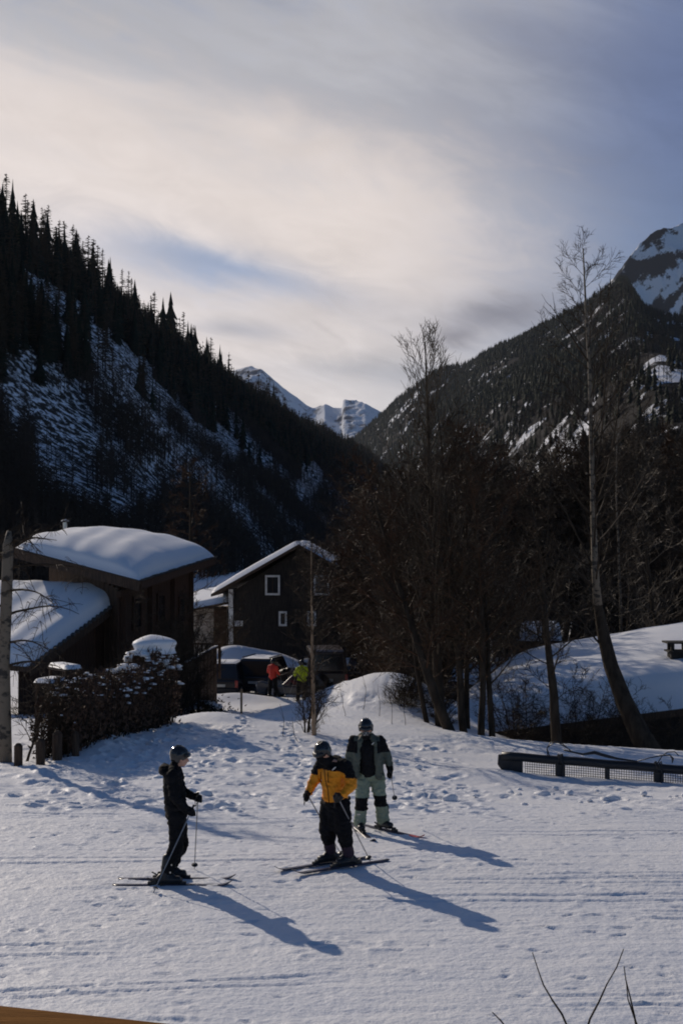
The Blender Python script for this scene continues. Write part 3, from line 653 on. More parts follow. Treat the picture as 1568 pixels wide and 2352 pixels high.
    # boards that close the corner between the lower roof and the main wall
    board_wall(t, w0 + Vector((.1, .1, 0)), a + Vector((0, -.06, 0)), -3.0, lambda s: w0.z - .1 + (a.z - w0.z - .3) * s, .2, .05, WOODB, (0, -1, 0))
    # balcony deck with board parapet and open railing
    bk = thing('wooden_deck', (0, 0, 0), 'dark boarded deck parapet with an open railing at the street corner of the chalet', 'deck')
    d0, d1 = pk(392, 1545, 43.0), pk(498, 1487, 48.5)
    for k in range(13):
        q0, q1 = lerp(d0, d1, k / 13 + .006), lerp(d0, d1, (k + 1) / 13 - .006); zb = min(gz(q0.x, q0.y), gz(q1.x, q1.y)) + .1
        m = MB(); mid = (q0 + q1) / 2; dd = q1 - q0; ang = math.atan2(dd.y, dd.x)
        m.box((0, 0, 0), (dd.length, .05, mid.z - zb), Matrix.Rotation(ang, 3, 'Z')); o = m.build('plank', WOODD, bk); o.location = (mid.x, mid.y, (mid.z + zb) / 2)
    m = MB(); m.beam(d0 + Vector((0, 0, .04)), d1 + Vector((0, 0, .04)), .14, .07); m.build('handrail', WOODD, bk)
    r0, r1 = pk(425, 1478, 49.0), pk(502, 1480, 50.0)
    m = MB(); m.beam(r0, r1, .10, .09); m.build('handrail', WOODD, bk)
    for k in range(9):
        q = lerp(r0, r1, k / 8); m = MB(); m.box((0, 0, 0), (.05, .05, .62)); o = m.build('baluster', WOODD, bk); o.location = (q.x, q.y, q.z - .35)
    m = MB(); q = r1 + Vector((.05, 0, -.7)); m.box(q, (.12, .12, 1.6)); m.build('post', WOODD, bk)
    sn = MB(); 
    o = roof_snow('snow_cap', d0 + Vector((-.07, .0, .08)), d1 + Vector((-.07, 0, .08)), d0 + Vector((.07, 0, .08)), d1 + Vector((.07, 0, .08)), .035, bk, edge=.06, n=14)
chalet()

def far_house():
    Y = 86.0
    t = thing('dark_house', (0, 0, 0), 'dark gabled house with white corner posts and white window frames behind the parked cars', 'house')
    L, Rr, Tp = pt(486, 1364, Y), pt(905, 1372, Y), pt(686, 1250, Y)
    dz = Vector((0, 0, -.05)); back = Vector((.6, 10.5, 0))
    wl, wr = pt(531, 1350, Y + .7), pt(845, 1350, Y + .7); zb = -3.6; gx = Tp.x
    w = MB(); f0 = [Vector((wl.x, Y + .7, zb)), Vector((wr.x, Y + .7, zb)), Vector((wr.x, Y + .7, 1.3)), Vector((gx, Y + .7, Tp.z - .32)), Vector((wl.x, Y + .7, 1.3))]
    w.prism(list(reversed(f0)), back * .95); w.build('wall', HOUSE, t)
    # horizontal weather boards on the gable front
    g = random.Random(9); n = 26
    for k in range(n):
        z0 = zb + 2.0 + (Tp.z - .5 - zb - 2.0) * k / n; z1 = zb + 2.0 + (Tp.z - .5 - zb - 2.0) * (k + 1) / n - .02
        def half(z): return 0 if z < 1.2 else (z - 1.2) / (Tp.z - .35 - 1.2)
        s = half(z1); x0 = wl.x + (gx - wl.x) * s + .02; x1 = wr.x + (gx - wr.x) * s - .02
        if x1 - x0 < .2: continue
        m = MB(); m.box(((x0 + x1) / 2, Y + .67 - g.uniform(0, .012), (z0 + z1) / 2), (x1 - x0, .05, z1 - z0)); m.build('plank', HOUSE, t)
    for side, E in (('a', L), ('b', Rr)):
        A = E + Vector((0, -.4, 0)); B = A + back; C = Tp + Vector((0, -.4, 0)); D = C + back
        r = slab('roof', A, B, C, D, .16, [WOODD], t)
        if side == 'a': roof_snow('roof_snow', A, B, C, D, .34, r, edge=.55, seed=21, n=50, wave=.05, ridges=2)
        else: roof_snow('roof_snow', A, B, C, D, .09, r, edge=.4, seed=25, n=40, wave=.05, ridges=3)
    for q in (wl, wr):
        m = MB(); m.box((q.x, Y + .56, (1.5 + zb) / 2), (.27, .16, 1.5 - zb)); m.build('corner_post', WHITE, t)
    def window(u0, v0, u1, v1):
        p0, p1 = pt(u0, v1, Y + .6), pt(u1, v0, Y + .6); c = (p0 + p1) / 2; wd, h = p1.x - p0.x, p1.z - p0.z; fw = .12
        f = MB()
        for s in (-1, 1): f.box((c.x + s * (wd - fw) / 2, Y + .6, c.z), (fw, .1, h))
        for s in (-1, 1): f.box((c.x, Y + .6, c.z + s * (h - fw) / 2), (wd - 2 * fw, .1, fw))
        fo = f.build('window', WHITE, t); p = MB(); p.box((c.x, Y + .635, c.z), (wd - 2 * fw, .03, h - 2 * fw)); p.build('pane', GLASS, fo)
        f = MB(); f.box((c.x, Y + .60, c.z), (.04, .04, h - 2 * fw)); f.build('mullion', WOODD, fo)
    window(609, 1321, 643, 1367); window(720, 1321, 756, 1367); window(640, 1404, 659, 1438); window(705, 1404, 726, 1438); window(860, 1404, 880, 1438) if False else None
    m = MB(); c = pt(545, 1432, Y + .56); m.box(c, (.68, .05, .33)); b = m.build('notice_board', WHITE, t)
    m = MB()
    for k in range(3): m.box(c + Vector((-.05 + .03 * k, -.027, .08 - .08 * k)), (.42 - .08 * k, .008, .022))
    m.build('lettering', mat('blue_print', (.08, .12, .25), .6), b)
    # low pale annexe on its left
    t2 = thing('stone_annexe', (0, 0, 0), 'low pale stone outbuilding with a snowy roof left of the dark gabled house', 'outbuilding')
    a0, a1 = pt(440, 1480, Y + 4), pt(522, 1480, Y + 4); zt = pt(440, 1398, Y + 4).z
    m = MB(); m.box(((a0.x + a1.x) / 2, Y + 6, (zt - 3.6) / 2), (a1.x - a0.x, 4, zt + 3.6)); m.build('wall', STONE, t2)
    A, B = Vector((a0.x - .5, Y + 3.4, zt - .1)), Vector((a1.x + .3, Y + 3.4, zt + .5)); C, D = A + Vector((0, 5, .7)), B + Vector((0, 5, .7))
    r = slab('roof', A, B, C, D, .15, [WOODD], t2); roof_snow('roof_snow', A, B, C, D, .38, r, edge=.5, seed=31, n=30)
    m = MB(); dd = pt(500, 1440, Y + 3.96); m.box((a1.x - .45, Y + 3.97, -1.0), (.8, .08, 2.4)); m.build('door', WOODB, t2)
far_house()

def buried_house():
    """the house below the right-hand bank: from here one sees its snow-loaded roof"""
    t = thing('snow_buried_house', (0, 0, 0), 'house sunk below the right bank under a huge rounded load of roof snow', 'house')
    Y = 50.0
    A, B = pt(985, 1700, Y), pt(1790, 1600, Y - 3.5); C, D = pt(1180, 1556, Y + 11), pt(1850, 1440, Y + 9)
    r = slab('roof', A, B, C, D, .25, [WOODD], t)
    roof_snow('roof_snow', A, B, C, D, 1.15, r, edge=.9, seed=41, n=90, wave=.05, sag=.60, ridges=2)
    m = MB(); bt = [A + Vector((.8, .9, -.26)), B + Vector((-.8, .9, -.26)), D + Vector((-.8, -.8, -.26)), C + Vector((.6, -.8, -.26))]
    low = [Vector((p.x, p.y, -5.5)) for p in bt]
    m.add(bt + low, [(0, 1, 2, 3), (7, 6, 5, 4), (0, 4, 5, 1), (1, 5, 6, 2), (2, 6, 7, 3), (3, 7, 4, 0)]); m.build('wall', HOUSE, t)
    c = pt(1556, 1530, 49.5); ch = MB(); ch.box(c + Vector((0, 0, -.35)), (.62, .6, 1.7)); cho = ch.build('chimney', HOUSE, t)
    m = MB(); m.box(c + Vector((0, 0, .53)), (.8, .78, .06)); 
    for sx in (-1, 1):
        for sy in (-1, 1): m.box(c + Vector((sx * .25, sy * .24, .68)), (.12, .12, .24))
    m.box(c + Vector((0, 0, .83)), (.92, .9, .06)); m.build('chimney_cap', HOUSE, cho)
    # a second, smaller snow roof further back
    t2 = thing('snow_topped_shed', (0, 0, 0), 'small dark shed with flat bluish roof snow seen between the trunks', 'shed')
    Y2 = 66; A, B = pt(1192, 1472, Y2), pt(1290, 1472, Y2); C, D = pt(1194, 1440, Y2 + 4), pt(1286, 1440, Y2 + 4)
    r = slab('roof', A, B, C, D, .15, [WOODD], t2); roof_snow('roof_snow', A, B, C, D, .35, r, edge=.4, seed=45, n=30)
    m = MB(); m.box(((A.x + B.x) / 2, Y2 + 2.2, (A.z - 4.3) / 2), (B.x - A.x - .3, 3.4, A.z + 3.9)); m.build('wall', HOUSE, t2)
buried_house()

# ------------------------------------------------------------------ vehicles
CARD = mat('dark_car_paint', (0.022, 0.024, 0.03), 0.25, spec=0.6); CARG = mat('grey_car_paint', (0.10, 0.10, 0.10), 0.25, spec=0.6, metal=0.3); CARB = mat('brown_van_paint', (0.05, 0.035, 0.03), 0.3, spec=0.5)
TAIL = mat('tail_lens', (0.45, 0.018, 0.014), 0.2, spec=0.6); HEADL = mat('head_lens', (0.6, 0.6, 0.58), 0.08, spec=0.8, metal=0.5); PLATE = mat('plate', (0.6, 0.58, 0.5), 0.5); CHROME = mat('chrome', (0.7, 0.7, 0.7), 0.12, metal=1.0)
def car(name, label, cat, loc, rz, L, Wd, H, paint, hood, prof, snow=0.0, rack=False, spare=False):
    """a car whose tail points to -Y at rz = 0; prof = side outline (y, z) of the upper body"""
    t = thing(name, loc, label, cat, rz=rz)
    g0 = .30; belt = H * .56; wr = .36
    low = [(-L / 2, g0 + .12), (-L / 2 + .10, g0), (L / 2 - .12, g0), (L / 2, g0 + .2), (L / 2 - .03, hood), (L / 2 - .25, hood + .06)] + [(prof[-1][0], belt)] + [(prof[0][0], belt), (-L / 2 + .02, belt * .92)]
    b = MB(); b.prism([(-Wd / 2, y, z) for y, z in low], (Wd, 0, 0)); b.build('body', paint, t, bevel=.07)
    # cabin narrows towards the roof
    n = len(prof); c = MB(); vs = []
    for s in (-1, 1):
        for y, z in prof: vs.append((s * (Wd / 2 - .03 - .16 * (z - belt) / (H - belt)), y, z))
    c.add(vs, [tuple(range(n)), tuple(reversed(range(n, 2 * n)))] + [(i, i + n, (i + 1) % n + n, (i + 1) % n) for i in range(n)]); c.build('cabin', paint, t, bevel=.05)
    # windows: rear screen, windscreen, side panes
    def pane(nm, q): m = MB(); ns = ((q[1] - q[0]).cross(q[2] - q[0])).normalized() * .012; m.prism([p + ns for p in q], ns); return m.build(nm, GLASS, t)
    def X(z, k=1.0): return (Wd / 2 - .03 - .16 * (z - belt) / (H - belt)) * k
    (y0, z0), (y1, z1) = prof[0], prof[1]
    f = lambda s: (y0 + (y1 - y0) * s, z0 + (z1 - z0) * s)
    (ya, za), (yb, zb_) = f(.10), f(.88)
    pane('rear_window', [Vector((-X(za, .84), ya, za)), Vector((X(za, .84), ya, za)), Vector((X(zb_, .84), yb, zb_)), Vector((-X(zb_, .84), yb, zb_))])
    (y0, z0), (y1, z1) = prof[-1], prof[-2]; (ya, za), (yb, zb_) = f(.08), f(.9)
    ff = lambda s: (y0 + (y1 - y0) * s, z0 + (z1 - z0) * s); (ya, za), (yb, zb_) = ff(.08), ff(.9)
    pane('windscreen', [Vector((X(za, .88), ya, za)), Vector((-X(za, .88), ya, za)), Vector((-X(zb_, .88), yb, zb_)), Vector((X(zb_, .88), yb, zb_))])
    ry, fy = prof[1][0] + .1, prof[-2][0] - .05; zl, zh = belt + .05, H - .14; ky = (prof[0][0] + prof[1][0]) / 2 + .12; kf = (prof[-1][0] + prof[-2][0]) / 2 - .1
    for s in (-1, 1):
        for k in range(3):
            a, e = ky + (kf - ky) * k / 3 + .04, ky + (kf - ky) * (k + 1) / 3 - .04
            q = [Vector((s * X(zl), a, zl)), Vector((s * X(zl), e, zl)), Vector((s * X(zh), min(e, fy), zh)), Vector((s * X(zh), max(a, ry), zh))]
            pane('side_window', q if s > 0 else [q[1], q[0], q[3], q[2]])
    for s in (-1, 1):
        for y in (-L / 2 + .78, L / 2 - .80):
            w = MB(); w.tube([(s * (Wd / 2 - .22), y, wr), (s * (Wd / 2 + .012), y, wr)], wr, 20); wo = w.build('wheel', RUBBER, t)
            w = MB(); w.tube([(s * (Wd / 2 + .0), y, wr), (s * (Wd / 2 + .022), y, wr)], wr * .6, 14); w.build('rim', STEEL, wo)
    for s in (-1, 1):
        m = MB(); m.box((s * (Wd / 2 - .10), -L / 2 - .005, belt * .80), (.15, .06, .34)); m.build('tail_light', TAIL, t, bevel=.02)
        m = MB(); m.box((s * (Wd / 2 - .24), L / 2 - .01, hood - .16), (.30, .06, .18)); m.build('headlight', HEADL, t, bevel=.03)
        m = MB(); m.box((s * (Wd / 2 + .09), kf - .15, belt + .12), (.18, .10, .16)); m.build('wing_mirror', BLACKP, t, bevel=.03)
    m = MB(); m.box((0, -L / 2 - .03, g0 + .16), (Wd - .06, .16, .22)); m.build('bumper', BLACKP, t, bevel=.04)
    m = MB(); m.box((0, L / 2 + .0, g0 + .16), (Wd - .06, .16, .22)); m.build('bumper', BLACKP, t, bevel=.04)
    m = MB(); m.box((0, -L / 2 - .02, belt * .72), (.52, .03, .12)); m.build('number_plate', PLATE, t)
    if rack:
        for s in (-1, 1): m = MB(); m.tube([(s * (Wd / 2 - .25), ry + .1, H + .05), (s * (Wd / 2 - .25), fy - .1, H + .05)], .025, 8); m.build('roof_rail', BLACKP, t)
    if spare: m = MB(); m.tube([(0, -L / 2 - .2, belt * .85), (0, -L / 2, belt * .85)], .36, 18); m.build('spare_wheel', RUBBER, t, bevel=.04)
    if snow:
        o = roof_snow('roof_snow', (-Wd / 2 + .22, ry, H + .0), (Wd / 2 - .22, ry, H + .0), (-Wd / 2 + .22, fy, H), (Wd / 2 - .22, fy, H), snow, t, edge=.3, n=20, seed=int(L * 10))
    return t
hatch = lambda L, H, r0, r1, w0, w1: [(-L / 2 + r0, H * .56), (-L / 2 + r1, H - .05), (-L / 2 + r1 + .25, H), (L / 2 - w1 - .15, H), (L / 2 - w1, H - .06), (L / 2 - w0, H * .56)]
def at_ground(u, Y, dz=0): p = pt(u, 1240, Y); return Vector((p.x, Y, gz(p.x, Y) + dz))
car('parked_car', 'dark off-road car seen from behind, parked beside the person in red', 'car', at_ground(614, 70.5), R(-14), 4.5, 1.86, 1.86, CARD, 1.05, hatch(4.5, 1.86, .05, .22, 1.35, 1.9), rack=True, snow=.03, spare=False)  # thin pale snow layer added to stand in for bright highlights on the roof
car('parked_car', 'black parked estate car with pale snow on its roof beside the deck', 'car', at_ground(523, 69.0), R(-5), 4.3, 1.78, 1.66, CARD, .98, hatch(4.3, 1.66, .08, .4, 1.2, 1.9), snow=.07)
car('parked_van', 'tall dark brown van parked behind the slim birch sapling', 'van', at_ground(745, 70.0), R(4), 4.9, 2.0, 2.35, CARB, 1.25, [(-2.42, 1.32), (-2.34, 2.28), (-2.1, 2.35), (1.1, 2.35), (1.3, 2.27), (1.75, 1.32)])
car('parked_car', 'boxy dark car with snow on its roof at the far end of the parked row', 'car', at_ground(842, 73.0), R(158), 4.2, 1.8, 1.85, CARD, 1.1, hatch(4.2, 1.85, .05, .15, 1.3, 1.6), snow=.09)
car('parked_car', 'low grey car half hidden behind the person in lime green', 'car', at_ground(690, 67.3), R(78), 3.9, 1.7, 1.25, CARG, .85, hatch(3.9, 1.25, .5, .95, 1.2, 1.7))
car('parked_car', 'dark parked car beyond the tree trunks next to the snow topped shed', 'car', at_ground(1130, 66.0, .55), R(80), 4.3, 1.75, 1.5, CARD, .95, hatch(4.3, 1.5, .1, .5, 1.2, 1.9))

# ------------------------------------------------------------------ bare trees close by
def grow(seed, H, r, lean=(0, 0), first=.12, n1=30, n2=8, n3=5, len1=.34, up=1.0, twig=.011, crook=.03, fork=0, droop=0.0, straight=False, wig=1.0, trop=0.0):
    g = random.Random(seed); tr, cr = MB(), MB()
    def path(p, d, L, n, cur, upw):
        pts = [p.copy()]; d = d.normalized()
        for i in range(n):
            d = (d + Vector((g.gauss(0, cur), g.gauss(0, cur), g.gauss(0, cur) + upw))).normalized(); p = p + d * (L / n); pts.append(p.copy())
        return pts
    stems = [(Vector((0, 0, -.3)), Vector((lean[0], lean[1], 1)), H + .3, r)]
    for k in range(fork):
        a = g.random() * 6.28; stems.append((Vector((math.cos(a) * r, math.sin(a) * r, -.3)), Vector((math.cos(a) * .35 + lean[0], math.sin(a) * .35 + lean[1], 1)), H * g.uniform(.65, .9), r * g.uniform(.5, .8)))
    for (p, d, L, rr) in stems:
        sp = path(p, d, L, 12, crook, .05 if not straight else .12); m = len(sp)
        tr.tube(sp, [rr * (1 - .93 * (i / (m - 1)) ** .9) + .004 for i in range(m)], 8)
        for k in range(n1):
            t = first + (1 - first) * ((k + g.random()) / n1) * .98; i = min(int(t * (m - 1)), m - 2); fr = t * (m - 1) - i
            b = sp[i].lerp(sp[i + 1], fr); a = k * 2.4 + g.uniform(-.5, .5); bl = H * len1 * (1 - t) ** .55 * g.uniform(.55, 1.15) + .25
            if t < .35: bl *= .55 + t
            dd = Vector((math.cos(a), math.sin(a), up * g.uniform(.6, 1.3)))
            lp = path(b, dd, bl, 6, .10 * wig, .05 - droop + trop); br = min(rr * .34 * (1 - t) + .006, bl * .011 + .004)
            cr.tube(lp, [max(br * (1 - i_ / 6.3), twig * .55) for i_ in range(7)], 4, cap=False)
            for q in range(n2):
                s = .18 + .8 * (q + g.random()) / n2; j = min(int(s * 6), 5); b2 = lp[j].lerp(lp[j + 1], s * 6 - j)
                ax = (lp[j + 1] - lp[j]).normalized(); e = ax.orthogonal().normalized(); e = Quaternion(ax, g.random() * 6.28) @ e
                l2 = bl * .42 * (1 - s * .6) * g.uniform(.5, 1.2) + .12; p2 = path(b2, ax * (.8 + .5 * (1 - wig)) + e * .8, l2, 3, .14 * wig, .07 - droop + trop)
                cr.tube(p2, [twig * 1.0, twig * .85, twig * .7, twig * .45], 3, cap=False)
                for z_ in range(n3):
                    s3 = .15 + .8 * g.random(); j3 = min(int(s3 * 3), 2); b3 = p2[j3].lerp(p2[j3 + 1], s3 * 3 - j3); ax3 = (p2[j3 + 1] - p2[j3]).normalized()
                    e3 = Quaternion(ax3, g.random() * 6.28) @ ax3.orthogonal().normalized(); l3 = l2 * .5 * g.uniform(.4, 1.1) + .06
                    p3 = path(b3, ax3 * (.7 + .5 * (1 - wig)) + e3 * .8, l3, 2, .16 * wig, .05 - droop * 1.5 + trop)
                    cr.tube(p3, [twig * .7, twig * .6, twig * .35], 3, cap=False)
    return tr, cr
def tree(name, label, loc, trc, mats, cat='tree', group=None, rz=0.0, sc=1.0):
    t = thing(name, loc, label, cat, group, rz); trc[0].build('trunk', mats[0], t, smooth=True); trc[1].build('crown', mats[1], t)
    t.scale = (sc,) * 3; return t
def base(u, Y): p = pt(u, 1240, Y); return Vector((p.x, Y, gz(p.x, Y) - .05))

tree('tall_bare_tree', 'tall thin bare tree whose upswept top stands against the sky above the thicket', base(1012, 42.5), grow(11, 11.6, .17, (-.035, 0), .16, 56, 8, 4, .40, 1.7, .0085, .02, straight=True, wig=.35, trop=.12), (BARK, TWIGG))
tree('second_birch', 'slender pale second birch just right of the tall birch', base(1425, 64), grow(13, 15.0, .09, (.03, .0), .40, 30, 7, 4, .22, 1.2, .010, .02, straight=True), (BIRCH, TWIG))
def leaning_birch():
    b0 = base(1488, 41.5); P = [pt(1500, 1745, 41.2), pt(1470, 1690, 41.5), pt(1432, 1610, 42.0), pt(1402, 1530, 42.5), pt(1385, 1460, 42.8), pt(1372, 1390, 43), pt(1365, 1300, 43), pt(1361, 1150, 43), pt(1357, 1000, 43), pt(1353, 850, 43), pt(1345, 720, 43), pt(1338, 570, 43)]
    P = [p - b0 for p in P]; rad = [.38, .31, .26, .225, .195, .135, .095, .08, .062, .046, .03, .01]
    t = thing('leaning_birch', b0, 'tall birch on a thick dark leaning foot, pale bark above, reaching into the sky', 'tree')
    m = MB(); m.tube(P[:7], rad[:7], 12); m.build('trunk', BARK, t, smooth=True); m = MB(); m.tube(P[5:], [r + .008 for r in rad[5:]], 9); m.build('upper_trunk', BIRCH, t, smooth=True)
    tr, cr = grow(12, 15.2, .16, (0, 0), .30, 50, 9, 5, .27, .9, .0075, .0, straight=True, wig=.6)
    # carry the crown over to the bent stem
    zs = [p.z for p in P]; st = []
    cv = []
    for v in cr.v:
        z = min(max(v[2], 0), zs[-1]); x = float(np.interp(z, zs, [p.x for p in P])); y = float(np.interp(z, zs, [p.y for p in P])); cv.append((v[0] + x, v[1] + y, v[2]))
    cr.v = cv; cr.build('crown', TWIG, t)
    m = MB()
    for (u0, v0, u1, v1, u2, v2) in ((1362, 1180, 1410, 1000, 1440, 780), (1360, 1100, 1385, 950, 1400, 640), (1360, 1300, 1300, 1180, 1240, 1080), (1350, 830, 1310, 770, 1262, 700), (1395, 1500, 1330, 1420, 1180, 1330)):
        a_, b_, c_ = pt(u0, v0, 43) - b0, pt(u1, v1, 42.7) - b0, pt(u2, v2, 42.5) - b0; m.tube([a_, a_.lerp(b_, .5) + Vector((.05, 0, -.1)), b_, b_.lerp(c_, .5), c_], [.035, .03, .024, .016, .006], 5)
        for k in range(9):
            q = b_.lerp(c_, .1 + .1 * k); d = Vector((rnd.gauss(0, 1), rnd.gauss(0, .6), rnd.gauss(.6, .5))).normalized(); m.tube([q, q + d * .35, q + d * .6 + Vector((0, 0, .1))], [.010, .008, .004], 3, cap=False)
    m.build('limbs', BARK, t)
leaning_birch()
tree('bent_tree', 'dark slightly curved trunk standing alone before the snow roof', base(1278, 41.5), grow(15, 7.0, .17, (-.06, .05), .22, 24, 8, 5, .36, .7, .011, .03), (BARK, TWIG))
for k, (u, Y, H, r, ln, lab) in enumerate(((1043, 41.5, 8.6, .17, (-.36, .1), 'leaning brown trunk at the left foot of the trunk clump'), (1066, 42.2, 9.6, .12, (-.10, .05), 'thin dark trunk directly right of the tall thin tree'),
        (1072, 43.5, 9.0, .10, (-.02, .1), 'slim upright trunk in the middle of the trunk clump'), (1103, 42.0, 9.0, .11, (-.05, 0), 'upright trunk second from the right edge of the trunk clump'),
        (1130, 42.0, 8.6, .10, (.0, .02), 'rightmost upright trunk of the clump beside the snow roof'), (985, 42.8, 7.6, .08, (-.22, .0), 'thin slanting stem at the left edge of the trunk clump'))):
    tree('alder_tree', lab, base(u, Y), grow(40 + k, H, r, ln, .2, 34, 9, 5, .42, .75, .011, .045), (BARK, RUST if k % 3 == 0 else TWIG), group='trees of the trunk clump')
# the brown thicket behind: alders of three growths, copied
protos = []
thick = [(880, 64, 9.6), (905, 58, 9.0), (928, 52, 7.8), (955, 60, 10.2), (985, 55, 9.2), (890, 72, 10.5), (935, 66, 10.8), (1020, 96, 13.5), (1050, 100, 14), (870, 80, 9.5), (920, 78, 9.8), (965, 84, 11), (1010, 80, 10.5), (1062, 92, 13), (1090, 98, 13.5), (1105, 92, 11.5),
         (1140, 98, 13), (1165, 98, 13), (1195, 100, 13), (1215, 104, 13), (1245, 102, 14), (1270, 108, 14), (1295, 104, 14), (1320, 110, 14), (1350, 104, 15), (1375, 112, 15), (1405, 95, 12.5), (1430, 108, 15), (1455, 102, 15), (1480, 104, 15), (1505, 106, 15), (1530, 100, 15), (1548, 108, 16), (1585, 96, 15), (1610, 104, 16), (1120, 118, 14), (1200, 122, 15), (1300, 126, 16), (1400, 130, 17), (1500, 122, 17), (940, 98, 12.5), (1030, 104, 14), (880, 100, 12), (900, 68, 10.5), (1540, 86, 12), (1575, 90, 13), (1500, 92, 12.5), (870, 78, 10), (845, 80, 9.5), (945, 66, 11), (990, 70, 11.5), (1035, 112, 15), (1078, 108, 15), (872, 92, 11), (970, 110, 14), (1100, 108, 15), (1150, 112, 15), (1000, 94, 13), (1230, 116, 16), (1350, 120, 17), (1450, 118, 17), (1550, 112, 17), (1600, 120, 18), (1180, 104, 14), (1260, 100, 14), (1330, 102, 15), (1420, 100, 15), (1520, 98, 15.5), (925, 88, 12)]
kinds = [grow(60 + s, 8.0, .12, (.05 * (s - 1), 0), .12, 30, 9, 6, .40, .9, .014, .05, fork=(1 if s % 2 else 2)) for s in range(4)]
for k, (u, Y, H) in enumerate(thick):
    kd = k % 4; b = base(u, Y)
    if k < 4:
        t = tree('thicket_tree', 'bare brown alder in the dense thicket behind the trunk clump', b, kinds[kd], (BARK, [TWIG, RUST, TWIG, TWIGG][kd]), group='alders of the brown thicket'); protos.append(t)
    else: t = copy_tree(protos[kd]); t.location = b
    t.rotation_euler = (0, 0, rnd.random() * 6.28); s = H / 8.0; t.scale = (s * rnd.uniform(.95, 1.2), s * rnd.uniform(.95, 1.2), s)
airy = [grow(160 + k, H, .13, ln, .14, 22, 8, 4, .50, .65, .010, .06, fork=1, wig=1.2) for k, (H, ln) in enumerate(((8.5, (.1, 0)), (9.5, (-.12, .1)), (8.0, (.05, -.1))))]
for k, (u, Y, sc_, lab) in enumerate(((1165, 62, 1.0, 'wide airy bare tree behind the left end of the snow roof'), (1245, 65, 1.1, 'wide airy bare tree rising beside the snow topped shed'), (1335, 63.5, 1.05, 'wide airy bare tree between the curved trunk and the leaning birch'), (1440, 64, 1.15, 'wide airy bare tree right of the leaning birch'), (1530, 64, 1.2, 'wide airy bare tree near the right edge above the snow roof'), (800, 79, 1.1, 'bare tree whose branches veil the right half of the dark gabled house'), (832, 80, 1.15, 'bare tree in front of the right corner post of the dark gabled house'), (858, 74, 1.1, 'bare tree veiling the right eave of the dark gabled house'), (1100, 58, .95, 'wide airy bare tree directly behind the trunk clump'))):
    tc_ = airy[k % 3]; tree('spreading_tree', lab, base(u, Y), tc_, (BARK, TWIG if k % 2 else TWIGG), group='airy bare trees', rz=k * 1.7, sc=sc_)
# larger dark conifers that close the right edge
for k, (u, Y, H, lab) in enumerate(((1552, 104, 14, 'dark spruce closing the right edge above the snow roof'), (1512, 118, 14, 'dark spruce standing behind the second birch'), (1596, 98, 17, 'dark spruce partly cut off by the right edge'), (1180, 116, 14, 'low dark spruce half hidden in the middle of the thicket'), (1440, 124, 18, 'dark spruce hidden behind the tall birch trunk'))):
    kit = larch_np(200 + k, n=1500, width=.15, start=.06, up=-.25, thick=.0042, tr=.008); b = base(u, Y); t = thing('spruce_tree', b, lab, 'tree', 'dark spruces behind the thicket'); f = kit[2] == 0
    o = mesh_np('crown', kit[0] * np.array([H * 1.15, H * 1.15, H]), kit[1][f], SPRUCE, t); m = MB(); m.tube([(0, 0, -.5), (0, 0, H * .5), (0, 0, H * .97)], [.26, .15, .02], 8); m.build('trunk', BARK, t)
# slim birch sapling in the middle, and its little neighbour
def sapling():
    tr, cr = grow(21, 5.1, .065, (-.035, 0), .10, 46, 6, 4, .26, 1.3, .0075, .02, straight=True)
    return tree('birch_sapling', 'slim orange-barked birch sapling standing in the snow above the orange skier', base(722, 38.5), (tr, cr), (mat('sapling_bark', (.42, .27, .16), .6, (.30, .19, .11), 3), TWIG))
sapling()
tree('young_shrub', 'small multi stemmed bare shrub at the foot of the birch sapling', base(706, 39.0), grow(22, 1.9, .04, (.02, 0), .1, 10, 5, 3, .4, 1.4, .006, .04, fork=3), (BARK, TWIG), cat='shrub')
# left edge: cut-back birch
def old_birch():
    b = base(14, 30.5); tr, cr = MB(), MB(); g = random.Random(31)
    tr.tube([(0.02, 0, -.4), (0, 0, .8), (-.03, 0, 2.2), (.02, 0, 3.6), (.05, 0, 4.7), (.07, 0, 5.0)], [.155, .14, .132, .125, .115, .05], 12)
    for (z, dx, dy, L, dr) in ((4.75, 1, -.2, 1.1, -.03), (4.6, .7, .4, 1.6, -.06), (4.2, 1, .1, 1.9, -.09), (3.7, 1, -.3, 1.5, -.12), (3.2, 1, .2, 1.6, -.14), (2.6, .9, -.2, 1.1, -.10), (4.4, -1, .1, 1.2, -.05), (3.4, -1, -.2, 1.2, -.05), (4.8, .3, .2, .7, .1), (2.1, .9, .1, 1.3, -.10)):
        p = Vector((.02, 0, z)); d = Vector((dx, dy, .35)).normalized(); pts = [p.copy()]
        for i in range(7): d = (d + Vector((g.gauss(0, .12), g.gauss(0, .12), dr + g.gauss(0, .08)))).normalized(); p = p + d * L / 7; pts.append(p.copy())
        cr.tube(pts, [.032 * (1 - i / 8.5) for i in range(8)], 5)
        for q in range(12):
            j = g.randint(1, 6); d2 = Vector((g.gauss(0, 1), g.gauss(0, 1), g.gauss(-.1, .8))).normalized(); p2 = [pts[j]]
            for i in range(4): d2 = (d2 + Vector((g.gauss(0, .2), g.gauss(0, .2), -.15))).normalized(); p2.append(p2[-1] + d2 * g.uniform(.08, .2))
            cr.tube(p2, [.009, .008, .007, .006, .004], 3, cap=False)
            for w in range(4):
                j2 = g.randint(1, 4); d3 = Vector((g.gauss(0, 1), g.gauss(0, 1), g.gauss(-.2, .8))).normalized(); cr.tube([p2[j2], p2[j2] + d3 * .12, p2[j2] + d3 * .2 + Vector((0, 0, -.05))], [.006, .005, .003], 3, cap=False)
    tree('cut_birch', 'cut-back birch trunk with peeling pale bark at the left edge', b, (tr, cr), (BIRCH, TWIG))
old_birch()
